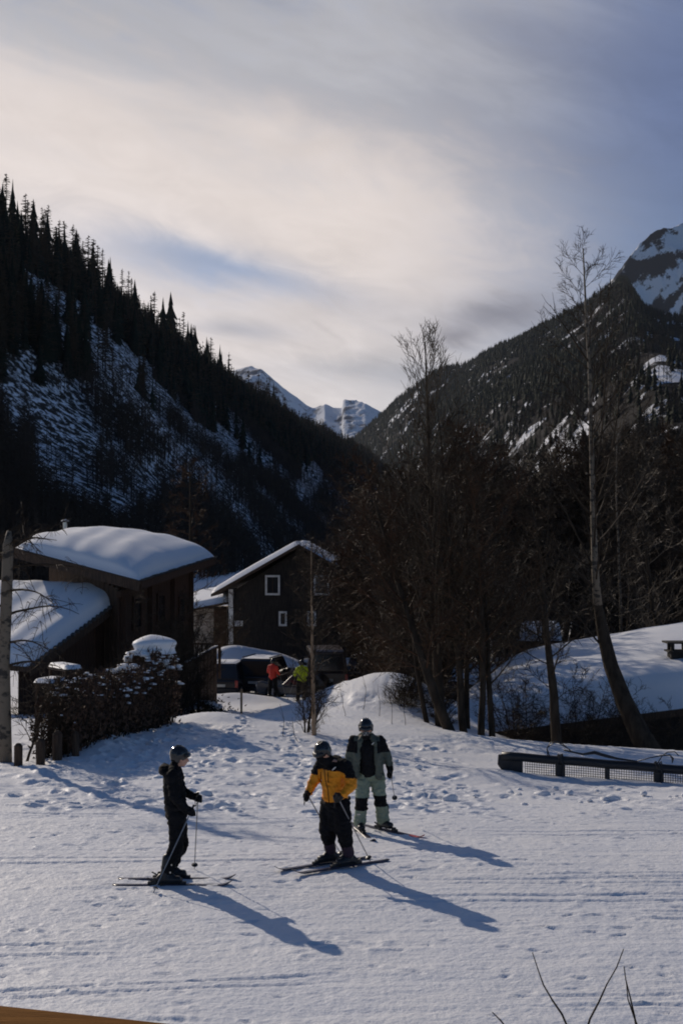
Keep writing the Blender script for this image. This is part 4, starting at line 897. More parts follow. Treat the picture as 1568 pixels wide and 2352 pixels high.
# reddish larch above the chalet, and bare shrubs round the chalet
tree('reddish_larch', 'reddish bare tree standing between the chalet and the dark house', base(432, 78), grow(23, 11.5, .16, (0, 0), .2, 40, 8, 5, .26, .35, .014, .02, straight=True), (BARK, RUST))
for k, (u, Y, H, lab) in enumerate(((405, 50.0, 4.4, 'bare bush against the chalet wall right of the hedge'), (455, 54.0, 4.4, 'bare bush in front of the deck parapet'), (330, 46.5, 4.0, 'bare bush rising behind the snow-capped end of the hedge'), (528, 80.0, 4.6, 'bare shrub beside the stone outbuilding'))):
    tree('bare_bush', lab, base(u, Y), grow(80 + k, H, .05, (0, 0), .05, 16, 7, 5, .42, 1.0, .009, .05, fork=3), (BARK, TWIG), cat='bush')
for k, (u, Y, H, lab) in enumerate(((955, 46, 1.3, 'low tangled bush on the right flank of the snow mound'), (925, 45, 1.0, 'small bush hanging over the crest of the snow mound'), (1015, 44, 1.2, 'low brush at the foot of the leaning brown trunk'), (1210, 43.2, 1.7, 'thin bare bush in front of the snow roof'), (1360, 43.2, 2.0, 'spreading bare bush between the leaning tree and curved trunk'), (1520, 44, 1.8, 'bare bush before the snow roof at the right'), (1175, 44.5, 2.4, 'tall twiggy bush before the left end of the snow roof'), (1310, 45, 2.6, 'tall twiggy bush right of the curved trunk'), (1420, 46, 2.4, 'tall twiggy bush behind the leaning birch foot'))):
    tree('low_bush', lab, base(u, Y), grow(90 + k, H, .025, (.1 * (k % 3 - 1), 0), .02, 12, 7, 4, .7, .6, .007, .08, fork=3), (BARK, TWIG), cat='bush')
# thin dead stalks sticking out of the snow
st = [(655, 37.5, 1.0), (690, 37, .7), (790, 43, 1.2), (828, 44, 1.4), (870, 43, 1.1), (930, 41, 1.5), (905, 41, 1.2), (748, 41, .8)]
for k, (u, Y, H) in enumerate(st):
    g = random.Random(300 + k); m = MB(); p = [Vector((0, 0, -.1))]
    for i in range(5): p.append(p[-1] + Vector((g.gauss(-.02, .05), g.gauss(0, .04), H / 5)))
    m.tube(p, [.009, .008, .007, .006, .005, .003], 4); m.tube([p[3], p[3] + Vector((.12 * g.choice((-1, 1)), 0, .22))], [.005, .003], 3, cap=False)
    o = m.build('dead_stalk', TWIG); o.location = base(u, Y); tag(o, 'thin dead stalk sticking out of the sunlit snow round the sapling', 'stalk', 'dead stalks in the snow')

# ------------------------------------------------------------------ hedge with snow
def hedge():
    g = random.Random(51); t = thing('snowy_hedge', (0, 0, 0), 'clipped brown hedge dusted with snow in front of the chalet', 'hedge')
    p0, p1 = Vector((-6.25, 30.8, 0)), Vector((-4.95, 39.6, 0)); d = p1 - p0; nrm = Vector((d.y, -d.x, 0)).normalized()
    def topz(s): return (1.30 + .10 * math.sin(9 * s) + .08 * math.sin(23 * s + 1) + .06 * math.sin(51 * s)) * (1 - .40 * math.exp(-(s / .09) ** 2)) + .25 * math.exp(-((s - .86) / .12) ** 2)
    lf, tw = MB(), MB()
    for k in range(9500):
        s = g.random(); z0 = gz((p0 + d * s).x, (p0 + d * s).y); top = topz(s); h = z0 + (top - z0) * g.random() ** .8
        w = .55 * (1 - .3 * ((h - z0) / (top - z0)) ** 3); sd = g.choice((-1, 1, 1)); off = sd * w * g.random() ** .35
        p = p0 + d * s + nrm * off; p.z = h
        a = Vector((g.gauss(0, 1), g.gauss(0, 1), g.gauss(.2, 1))).normalized(); b = a.orthogonal().normalized() * g.uniform(.02, .045); L = g.uniform(.06, .14)
        if (h - z0) < .35 and g.random() < .6: continue
        lf.add([p - b, p + b, p + a * L], [(0, 1, 2)])
    for k in range(1300):
        s = g.random(); q = p0 + d * s + nrm * g.uniform(-.4, .4); z0 = gz(q.x, q.y); a = Vector((g.gauss(0, .25), g.gauss(0, .25), 1)); L = (topz(s) - z0) * g.uniform(.4, 1.08)
        q.z = z0 - .05; tw.tube([q, q + a * L * .5, q + a * L * .5 + Vector((g.gauss(0, .12), g.gauss(0, .12), L * .5))], [.013, .010, .005], 3, cap=False)
    for k in range(900):
        s = g.random(); q = p0 + d * s + nrm * g.uniform(-.5, .6); q.z = topz(s) * g.uniform(.3, 1) ; a = Vector((g.gauss(0, 1), g.gauss(0, 1), g.gauss(.5, .6))).normalized(); tw.tube([q, q + a * .2, q + a * .42 + Vector((0, 0, .06))], [.007, .006, .003], 3, cap=False)
    lf.build('foliage', LEAFB, t, kind='stuff'); tw.build('stems', BARK, t)
    # caught snow: many small clots and one large cap at the far end
    sn = MB()
    def clot(c, rx, ry, rz, seed, n=7, mm=5):
        vs = []; fs = []
        for i in range(mm + 1):
            th = math.pi * .62 * i / mm
            for j in range(n):
                ph = 2 * math.pi * j / n; k_ = 1 + .22 * math.sin(3 * ph + seed) + .14 * math.sin(5 * th + seed * 2)
                vs.append((c.x + math.sin(th) * math.cos(ph) * rx * k_, c.y + math.sin(th) * math.sin(ph) * ry * k_, c.z + math.cos(th) * rz))
        for i in range(mm):
            for j in range(n): fs.append((i * n + j, (i + 1) * n + j, (i + 1) * n + (j + 1) % n, i * n + (j + 1) % n))
        fs.append(tuple((mm) * n + j for j in range(n))); sn.add(vs, fs)
    for k in range(420):
        s = g.random() ** .55; s = min(1, max(0, round(s * 9 + g.gauss(0, .9)) / 9 + g.gauss(0, .025))); off = g.uniform(-.5, .52); q = p0 + d * s + nrm * off; q.z = topz(s) * (1 - .25 * (abs(off) / .55) ** 3) + g.uniform(-.10, .03)
        if off > .25: q.z -= g.random() ** 1.3 * (.15 + .5 * s)
        r = (g.uniform(.02, .06) if g.random() < .85 else g.uniform(.06, .10)) * (.6 + .6 * s); clot(q, r * g.uniform(1, 1.8), r * g.uniform(1, 1.8), r * .55, g.random() * 6)
    for (s, off, r, h) in ((.87, .02, .56, .36), (.82, .05, .30, .16), (.93, .15, .26, .14)):
        q = p0 + d * s + nrm * off; q.z = topz(s) - .16; clot(q, r, r * 1.5, h, s * 9, 22, 10)
    sn.build('caught_snow', SNOWR, t, smooth=True, kind='stuff')
    # fence posts under and beside the hedge
    for k, (u, Y, h, r, lab) in enumerate(((96, 30.0, .62, .095, 'short stout dark post, first of the row left of the hedge'), (134, 30.3, .72, .105, 'short stout dark post closest to the hedge front'), (176, 30.8, .60, .08, 'dark post half inside the hedge front'), (45, 29.8, .55, .09, 'short dark post right beside the cut birch'))):
        b = base(u, Y); m = MB(); m.tube([(0, 0, -.2), (0, 0, h * .9), (0, 0, h)], [r, r, r * .45], 10); o = m.build('fence_post', WOODD); o.location = b; tag(o, lab, 'post', 'fence posts by the hedge')
    b = base(372, 39.7); m = MB(); m.box((0, 0, .62), (.20, .10, 1.5)); o = m.build('brown_post', WOODB); o.location = b; tag(o, 'broad brown board post closing the far end of the hedge', 'post')
    tree('thin_sapling', 'thin crooked sapling between the cut birch and the hedge', base(62, 30.6), grow(24, 1.9, .035, (.03, 0), .3, 14, 6, 4, .4, .5, .008, .07), (BARK, TWIG), cat='sapling')
    tree('thin_sapling', 'second thin sapling close to the hedge front', base(112, 31.0), grow(25, 1.7, .025, (.1, 0), .2, 16, 6, 4, .5, .5, .008, .07), (BARK, TWIG), cat='sapling')
    # garden table and bench in the lee of the chalet
    for (u, v, Y, w, l, rz, nm, lab) in ((150, 1536, 34.5, .45, 1.1, .6, 'garden_table', 'small snow covered table tilted in the shade behind the hedge'), (118, 1568, 33.8, .5, .8, -.3, 'garden_bench', 'low snow covered bench in the shade behind the hedge')):
        c = pt(u, v, Y); q = thing(nm, (c.x, c.y, gz(c.x, c.y)), lab, nm.split('_')[1], rz=rz); h = c.z - gz(c.x, c.y)
        m = MB(); m.box((0, 0, h), (w, l, .05)); m.build('tabletop' if 'table' in nm else 'seat', WOODD, q)
        for sx in (-1, 1):
            for sy in (-1, 1): m = MB(); m.box((sx * (w / 2 - .05), sy * (l / 2 - .08), h / 2 - .03), (.06, .06, h)); m.build('leg', WOODD, q)
        roof_snow('snow_cover', (-w / 2, -l / 2, h + .026), (w / 2, -l / 2, h + .026), (-w / 2, l / 2, h + .026), (w / 2, l / 2, h + .026), .10, q, edge=.1, n=14)
    # snow-loaded evergreen bush by the deck
    b = base(470, 55.0); q = thing('snowy_bush', b, 'dark low bush weighed down with snow below the deck parapet', 'bush'); m = MB(); s2 = MB(); sn = s2
    for k in range(1000):
        p = Vector((g.gauss(0, .42), g.gauss(0, .4), abs(g.gauss(0, .32)))); a = Vector((g.gauss(0, 1), g.gauss(0, 1), g.gauss(.1, 1))).normalized(); b2 = a.orthogonal().normalized() * .03; m.add([p - b2, p + b2, p + a * .13], [(0, 1, 2)])
    for k in range(26): 
        r = g.uniform(.08, .24); x_, y_ = g.gauss(0, .42), g.gauss(0, .35)
        vs = []; clot(Vector((x_, y_, .55 * math.exp(-(x_ * x_ + y_ * y_) / .5))), r, r, r * .5, g.random() * 6, 9, 5)
    m.build('foliage', SPRUCE, q, kind='stuff'); s2.build('caught_snow', SNOWR, q, smooth=True, kind='stuff')
hedge()
b = at_ground(555, 57.0); m = MB(); m.box((0, 0, .38), (.085, .085, 1.15)); o = m.build('marker_post', WOODP); o.location = b; tag(o, 'single pale wooden post in the snow in front of the black parked car', 'post')

# ------------------------------------------------------------------ net fence
def net_fence():
    t = thing('net_fence', (0, 0, 0), 'half buried dark piste fence with padded top rail and square netting', 'fence')
    p0, p1 = pt(1152, 1731, 32.5), pt(1760, 1778, 30.6)
    fn = lambda u: lerp(p0, p1, (u - 1152) / (1760 - 1152))
    rr = .10
    m = MB(); n = 24; g = random.Random(3)
    m.tube([lerp(p0, p1, k / n) + Vector((0, 0, -.05 + .006 * math.sin(k * 1.1))) for k in range(n + 1)], rr, 12); m.build('top_rail', BLACKP, t, smooth=True)
    posts = [1292, 1402, 1520, 1640, 1750]
    for k, u in enumerate(posts):
        q = fn(u); w = .22 if k % 2 == 0 else .11; zb = gz(q.x, q.y) - .15; m = MB(); m.box((q.x, q.y, (q.z + zb) / 2), (w, .10, q.z - zb + .05)); po = m.build('post', BLACKP, t, bevel=.02)
        if k % 2 == 0:
            s = MB()
            for j in range(4): 
                c = q + Vector((g.uniform(-.08, .08), 0, -.03)); s.tube([c + Vector((.0, .11 * math.cos(a), .12 * math.sin(a))) + Vector((g.uniform(-.01, .01), 0, 0)) for a in [i * .7 for i in range(10)]], .014, 5)
            s.tube([q + Vector((-.02, -.1, .05)), q + Vector((.06, -.14, -.15)), q + Vector((.03, -.12, -.38)), q + Vector((.08, -.1, -.5))], .022, 5)
            s.build('strap', BLACKP, po)
    # solid end panel
    a, b_ = fn(1152), fn(1203); zb = gz(a.x, a.y) - .1
    m = MB(); m.prism([a + Vector((-.08, 0, -.02)), b_ + Vector((0, 0, -.02)), Vector((b_.x, b_.y, zb)), Vector((a.x + .04, a.y, zb)), Vector((a.x - .1, a.y, a.z - .25))], (0, .07, 0)); m.build('end_panel', BLACKP, t, bevel=.02)
    # netting: one panel per bay, each knotted from crossing cords
    us = [1203] + posts
    for i in range(len(us) - 1):
        q0, q1 = fn(us[i] + 5), fn(us[i + 1] - 5); m = MB(); L = (q1 - q0).length; nx = int(L / .052); H = .62
        for k in range(nx + 1):
            q = lerp(q0, q1, k / nx); m.box((q.x, q.y, q.z - .05 - H / 2), (.011, .008, H))
        for k in range(12): m.beam(q0 + Vector((0, 0, -.09 - .052 * k)), q1 + Vector((0, 0, -.09 - .052 * k)), .007, .010)
        m.build('net_panel', RUBBER, t, kind='stuff')
    # loose webbing lying along the rail
    w = MB(); P = lambda u, v: Vector((fn(u).x, fn(u).y - .03, pt(u, v, fn(u).y).z))
    for off in (0, .035): w.tube([P(1262, 1735) + Vector((off, 0, 0)), P(1260, 1718), P(1268, 1705) + Vector((off, 0, -off)), P(1283, 1702), P(1297, 1708) + Vector((0, 0, -off)), P(1310, 1719), P(1322, 1728)], .012, 5)
    w.tube([P(1300, 1722), P(1325, 1728), P(1345, 1732), P(1372, 1728), P(1400, 1736), P(1425, 1742), P(1470, 1748)], [.02, .02, .025, .04, .035, .025, .015], 6)
    w.tube([P(1470, 1748), P(1500, 1740), P(1525, 1735), P(1545, 1734), P(1552, 1742), P(1550, 1752)], [.012, .012, .014, .016, .028, .012], 6)
    w.tube([P(1520, 1748), P(1528, 1735), P(1540, 1727), P(1556, 1726), P(1565, 1735)], .012, 5)
    wo = w.build('webbing', BLACKP, t, smooth=True)
net_fence()

# ------------------------------------------------------------------ foreground: balcony rail and twigs
def foreground():
    a, b_ = pt(-60, 2301, 1.55), pt(460, 2357, 1.50); t = thing('balcony_rail', (0, 0, 0), 'orange-brown wooden balcony rail cutting the bottom left corner', 'railing')
    d = (b_ - a).normalized(); a2, b2 = a - d * .6, b_ + d * 1.2
    m = MB(); m.beam(a2 + Vector((0, -.075, -.022)), b2 + Vector((0, -.075, -.022)), .15, .044); m.build('handrail', WOODO, t, bevel=.006)
    for s in (.15, .5, .85):
        q = lerp(a2, b2, s); m = MB(); m.box((q.x, q.y - .075, q.z - .55), (.09, .06, 1.0)); m.build('post', WOODO, t)
    g = random.Random(77); t = thing('foreground_twigs', base(1370, 10.0), 'bare twigs poking up at the bottom right corner in front of the piste', 'shrub')
    o0 = Vector(t.location)
    for pts_ in (((1222, 2188), (1234, 2225), (1247, 2262), (1268, 2298), (1290, 2330), (1301, 2356)), ((1431, 2180), (1415, 2222), (1392, 2262), (1375, 2300), (1354, 2340), (1349, 2356)), ((1432, 2220), (1436, 2250), (1446, 2290), (1455, 2330), (1460, 2356)), ((1437, 2255), (1441, 2295), (1455, 2335), (1463, 2358)), ((1130, 2325), (1150, 2345), (1165, 2365))):
        P = [pt(u, v, 10.0 + .1 * math.sin(u)) - o0 for u, v in reversed(pts_)]; p0 = Vector((P[0].x * .5, P[0].y, -.1)); P = [p0, p0.lerp(P[0], .55)] + P
        n = len(P); m = MB(); m.tube(P, [.011 * (1 - .7 * i / (n - 1)) for i in range(n)], 6); m.build('stem', BARK, t, smooth=True)
foreground()

# ------------------------------------------------------------------ people
def uv_caps(p0, r0, p1, r1, n=14):
    """points and faces of a tapered capsule"""
    p0, p1 = Vector(p0), Vector(p1); ax = p1 - p0; L = ax.length
    d = ax.normalized() if L > 1e-6 else Vector((0, 0, 1)); e1 = d.orthogonal().normalized(); e2 = d.cross(e1); rings = []
    for k in range(1, 5): a = math.pi / 2 * (1 - k / 5); rings.append((p0 - d * r0 * math.sin(a), r0 * math.cos(a)))
    rings += [(p0, r0), (p1, r1)]
    for k in range(1, 5): a = math.pi / 2 * k / 5; rings.append((p1 + d * r1 * math.sin(a), r1 * math.cos(a)))
    V = [p0 - d * r0]; Fc = []
    for c, r in rings:
        for j in range(n): a = 2 * math.pi * j / n; V.append(c + (e1 * math.cos(a) + e2 * math.sin(a)) * r)
    V.append(p1 + d * r1); m = len(rings)
    for j in range(n): Fc.append((0, 1 + (j + 1) % n, 1 + j))
    for i in range(m - 1):
        for j in range(n): b = 1 + i * n; Fc.append((b + j, b + (j + 1) % n, b + n + (j + 1) % n, b + n + j))
    b = 1 + (m - 1) * n
    for j in range(n): Fc.append((b + j, b + (j + 1) % n, len(V) - 1))
    return V, Fc
def ellips(c, r, rot=None, n=16):
    c = Vector(c); V, Fc = uv_caps((0, 0, 0), 1, (0, 0, 1e-4), 1, n); o = []
    for p in V:
        q = Vector((p.x * r[0], p.y * r[1], p.z * r[2]))
        if rot is not None: q = rot @ q
        o.append(c + q)
    return o, Fc
def fuse(name, prims, voxel, mats, parent, zone=None, wrinkle=0.0, smooth=3, seed=0, cut=None, wsc=12.0):
    """melts solids into ONE continuous skin (voxel remesh), ruffles it a little and gives each face its material"""
    V = []; Fc = []
    for v, f in prims: b = len(V); V += [tuple(p) for p in v]; Fc += [tuple(i + b for i in q) for q in f]
    me = bpy.data.meshes.new('tmp'); me.from_pydata(V, [], Fc); o = bpy.data.objects.new('tmp', me); COL.objects.link(o)
    r = o.modifiers.new('r', 'REMESH'); r.mode = 'VOXEL'; r.voxel_size = voxel
    s = o.modifiers.new('s', 'SMOOTH'); s.iterations = smooth; s.factor = .5
    dg = bpy.context.evaluated_depsgraph_get(); m2 = bpy.data.meshes.new_from_object(o.evaluated_get(dg)); bpy.data.objects.remove(o); bpy.data.meshes.remove(me)
    m2.name = name; n = len(m2.vertices); co = np.empty(n * 3, np.float32); m2.vertices.foreach_get('co', co); co = co.reshape(-1, 3)
    if wrinkle:
        no = np.empty(n * 3, np.float32); m2.vertices.foreach_get('normal', no); no = no.reshape(-1, 3)
        w = fbm(co[:, 0] * wsc + co[:, 1] * wsc * .6 + seed, co[:, 2] * wsc * 1.3 - co[:, 1] * 4, seed + 3, 3); w = np.abs(w) - .2
        co = co + no * (w * wrinkle)[:, None]; m2.vertices.foreach_set('co', co.ravel())
    m2.materials.clear()
    for m in mats: m2.materials.append(m)
    npoly = len(m2.polygons); ce = np.empty(npoly * 3, np.float32); m2.polygons.foreach_get('center', ce); ce = ce.reshape(-1, 3)
    mi = np.zeros(npoly, np.int32) if zone is None else np.array([zone(*c) for c in ce], np.int32)
    m2.polygons.foreach_set('material_index', mi); m2.polygons.foreach_set('use_smooth', np.ones(npoly, bool)); m2.update()
    ob = bpy.data.objects.new(name, m2); COL.objects.link(ob); ob.parent = parent; return ob
def V3(*a): return Vector(a)

def glove(parent, hand, fore, grip, palm, m=None, sc=1.0):
    """a gloved hand closed round a grip: palm, four fingers of unequal length and a thumb"""
    h = Vector(hand); a = Vector(fore).normalized(); g = Vector(grip).normalized(); a = (a - g * a.dot(g) * .5).normalized(); n = (Vector(palm) - a * Vector(palm).dot(a)).normalized()
    P = [uv_caps(h - a * .075, .040, h - a * .02, .043, 10), uv_caps(h - a * .02 - g * .025, .028, h + a * .02 - g * .03, .027, 10), uv_caps(h - a * .02 + g * .025, .028, h + a * .025 + g * .028, .027, 10)]
    for k, L in ((-1.5, .82), (-.5, 1.0), (.5, 1.06), (1.5, .94)):
        b = h + g * (k * .025) + a * .035; m1 = b + a * .028 * L + n * .030 * L; t_ = m1 - a * .022 * L + n * .034 * L; e = t_ - a * .026 * L - n * .006
        P += [uv_caps(b, .0165, m1, .0155, 8), uv_caps(m1, .0155, t_, .0145, 8), uv_caps(t_, .0145, e, .013, 8)]
    b = h + g * .035 - a * .035 + n * .01; m1 = h + g * .055 + n * .038 - a * .005; t_ = h + g * .042 + n * .058 + a * .028
    P += [uv_caps(b, .020, m1, .018, 8), uv_caps(m1, .018, t_, .015, 8)]
    return fuse('glove', P, .0075, [m or BLACKC], parent, smooth=2)
def boot(parent, ankle, fwd, lean, cuff=.30, mats=None):
    """hard shell ski boot: sole, foot, leaning cuff, buckles"""
    a = Vector(ankle); f = Vector(fwd).normalized(); s = Vector((-f.y, f.x, 0)); z0 = a.z - .10; up = (V3(0, 0, 1) + f * lean).normalized()
    heel = V3(a.x, a.y, z0 + .055) - f * .07; toe = V3(a.x, a.y, z0 + .05) + f * .17
    P = [uv_caps(heel, .050, toe, .044, 12), uv_caps(heel + s * .012, .05, toe + s * .018, .043, 12), uv_caps(heel - s * .012, .05, toe - s * .018, .043, 12), uv_caps(V3(a.x, a.y, z0 + .07) - f * .05, .058, V3(a.x, a.y, z0 + .08) + f * .08, .05, 12), uv_caps(a - up * .02, .062, a + up * (cuff - .08), .073, 14)]
    b = fuse('ski_boot', P, .011, [mats or BLACKP], parent, smooth=3)
    so = MB(); rot = Matrix((f, s, V3(0, 0, 1))).transposed(); so.box(V3(a.x, a.y, z0 + .008) + f * .05, (.315, .078, .028), rot); so.build('sole', RUBBER, b, bevel=.008)
    bk = MB()
    for k in range(2):
        c = a + up * (.05 + .10 * k) + f * .066 - s * .03; bk.box(c, (.018, .06, .022), rot)
    bk.build('buckle', METAL, b)
    return b
def ski(center, fwd, label, L=1.55, mats=None, slope=0.0, tipmat=None, group=None, z=0.0):
    f = Vector((fwd[0], fwd[1], 0)).normalized(); t = thing('ski', (center[0], center[1], z), label, 'ski', group, math.atan2(f.y, f.x)); t.rotation_euler = (0, -slope, math.atan2(f.y, f.x))
    n = 28; top = []; V = []; mi = []
    for i in range(n + 1):
        s = i / n; x = -L * .46 + L * s; w = .040 + .022 * (2 * s - 1) ** 2 + (.004 if s > .5 else 0); zc = .004
        if s > .88: k = (s - .88) / .12; zc += .065 * k * k; w *= math.sqrt(max(0.02, 1 - k ** 2.6))
        if s < .05: k = (.05 - s) / .05; zc += .012 * k * k; w *= math.sqrt(max(.2, 1 - k ** 3))
        th = .016 - .010 * abs(2 * s - 1) ** 1.5
        V += [(x, -w, zc), (x, w, zc), (x, w, zc + th), (x, -w, zc + th)]
    Fc = []
    for i in range(n):
        for j in range(4): Fc.append((i * 4 + j, i * 4 + (j + 1) % 4, i * 4 + 4 + (j + 1) % 4, i * 4 + 4 + j)); mi.append(1 if tipmat and i >= n - 6 else 0)
    Fc += [(3, 2, 1, 0), (n * 4, n * 4 + 1, n * 4 + 2, n * 4 + 3)]; mi += [0, 0]
    mesh_np('board', V, np.array(Fc), [mats or SKIB, tipmat or SKIB], t, mi=mi)
    m = MB(); m.box((.19, 0, .038), (.10, .062, .038)); m.box((.165, 0, .064), (.05, .075, .026)); m.build('toe_binding', BLACKP, t, bevel=.008)
    m = MB(); m.box((-.19, 0, .038), (.14, .06, .038)); m.box((-.17, 0, .075), (.05, .055, .06)); m.box((-.235, 0, .08), (.09, .03, .016), Matrix.Rotation(.5, 3, 'Y')); m.build('heel_binding', BLACKP, t, bevel=.008)
    m = MB()
    for s in (-1, 1): m.box((-.08, s * .065, .012), (.012, .05, .012), Matrix.Rotation(.5, 3, 'Y'))
    m.build('brake_arm', BLACKP, t)
    return t
def pole(grip, tip, label, group=None):
    g, e = Vector(grip), Vector(tip); d = (e - g).normalized(); t = thing('ski_pole', e, label, 'ski pole', group); o = Vector(e)
    m = MB(); m.tube([g + d * .04 - o, e - o], [.0085, .0065], 7); m.build('shaft', GREYP, t)
    m = MB(); m.tube([g - d * .085 - o, g - d * .08 - o, g - d * .06 - o, g + d * .05 - o], [.010, .019, .014, .014], 8); h = m.build('grip', BLACKP, t)
    m = MB(); s = d.orthogonal().normalized(); q = g - d * .06 - o; m.tube([q, q + s * .05 + V3(0, 0, -.06), q + s * .045 + V3(0, 0, -.15), q + s * .01 + V3(0, 0, -.10)], .005, 4); m.build('wrist_strap', BLACKP, h)
    b = e - d * .07 - o; m = MB(); m.tube([b - d * .012, b, b + d * .006], [.012, .045, .040], 10); m.build('basket', BLACKP, t)
    return t
def helmet(parent, c, f, up, goggles=True, lens=None):
    """open-face ski helmet with brim, vents, goggles and strap; f = the way the face looks"""
    c = Vector(c); f = Vector(f).normalized(); u = Vector(up); u = (u - f * u.dot(f)).normalized(); s = u.cross(f); rot = Matrix((s, f, u)).transposed()
    P = [ellips(c + u * .035 - f * .01, (.108, .128, .112), rot), ellips(c + u * .0 - f * .045, (.10, .085, .10), rot), uv_caps(c + s * .088 - f * .02 - u * .055, .030, c + s * .09 - f * .01 + u * .03, .034, 10), uv_caps(c - s * .088 - f * .02 - u * .055, .030, c - s * .09 - f * .01 + u * .03, .034, 10)]
    h = fuse('helmet', P, .010, [HELM], parent, smooth=3)
    m = MB(); 
    for k in (-1, 0, 1): m.box(c + u * .140 + s * .035 * k - f * .02 - u * .006 * abs(k), (.012, .07, .02), rot)
    m.build('vent', BLACKP, h)
    if goggles:
        m = []; 
        for k in range(-3, 3):
            a0, a1 = k * .24, (k + 1) * .24
            m.append(uv_caps(c + f * .112 * math.cos(a0) + s * .105 * math.sin(a0) + u * .028, .036, c + f * .112 * math.cos(a1) + s * .105 * math.sin(a1) + u * .028, .036, 10))
        g = fuse('goggles', m, .009, [BLACKP], parent, smooth=2); m = []
        for k in range(-2, 2):
            a0, a1 = k * .24, (k + 1) * .24
            m.append(uv_caps(c + f * .127 * math.cos(a0) + s * .112 * math.sin(a0) + u * .028, .027, c + f * .127 * math.cos(a1) + s * .112 * math.sin(a1) + u * .028, .027, 10))
        fuse('lens', m, .009, [lens or VISOR], g, smooth=2)
    return h
def body(parent, J, skin=SKIN, cover=BLACKC):
    """one continuous figure under the clothes: head with face, neck, trunk, arms, legs"""
    c, f = Vector(J['head']), Vector(J['look']).normalized(); u = Vector(J.get('headup', (0, 0, 1))); u = (u - f * u.dot(f)).normalized(); s = u.cross(f); rot = Matrix((s, f, u)).transposed()
    P = [ellips(c + u * .02, (.076, .092, .10), rot), ellips(c - u * .045 + f * .022, (.058, .066, .066), rot), uv_caps(c - u * .085 + f * .058, .024, c - u * .088 + f * .05, .024), uv_caps(c + f * .085 + u * .01, .012, c + f * .112 - u * .026, .016, 10), ellips(c + f * .092 - u * .052, (.026, .012, .008), rot), ellips(c + f * .090 - u * .064, (.024, .012, .008), rot),
         ellips(c + s * .078 - u * .005, (.012, .026, .034), rot), ellips(c - s * .078 - u * .005, (.012, .026, .034), rot), ellips(c + f * .082 + s * .03 + u * .012, (.014, .010, .010), rot), ellips(c + f * .082 - s * .03 + u * .012, (.014, .010, .010), rot), uv_caps(c + f * .085 + s * .02 + u * .035, .012, c + f * .075 + s * .05 + u * .034, .011), uv_caps(c + f * .085 - s * .02 + u * .035, .012, c + f * .075 - s * .05 + u * .034, .011),
         uv_caps(c - u * .07 - f * .02, .054, J['neck'], .058), uv_caps(J['neck'], .06, J['chest'], .10), uv_caps(J['chest'], .11, J['pelvis'], .11)]
    for k in ('r', 'l'):
        P += [uv_caps(J['neck'], .05, J['sh_' + k], .05), uv_caps(J['sh_' + k], .05, J['el_' + k], .038), uv_caps(J['el_' + k], .038, J['ha_' + k], .028), uv_caps(J['pelvis'], .09, J['hip_' + k], .085), uv_caps(J['hip_' + k], .08, J['kn_' + k], .055), uv_caps(J['kn_' + k], .052, J['an_' + k], .038)]
    zc = J['neck'][2]
    return fuse('body', P, .0105, [skin, cover], parent, zone=lambda x, y, z: 0 if z > zc + .0 else 1, smooth=2)

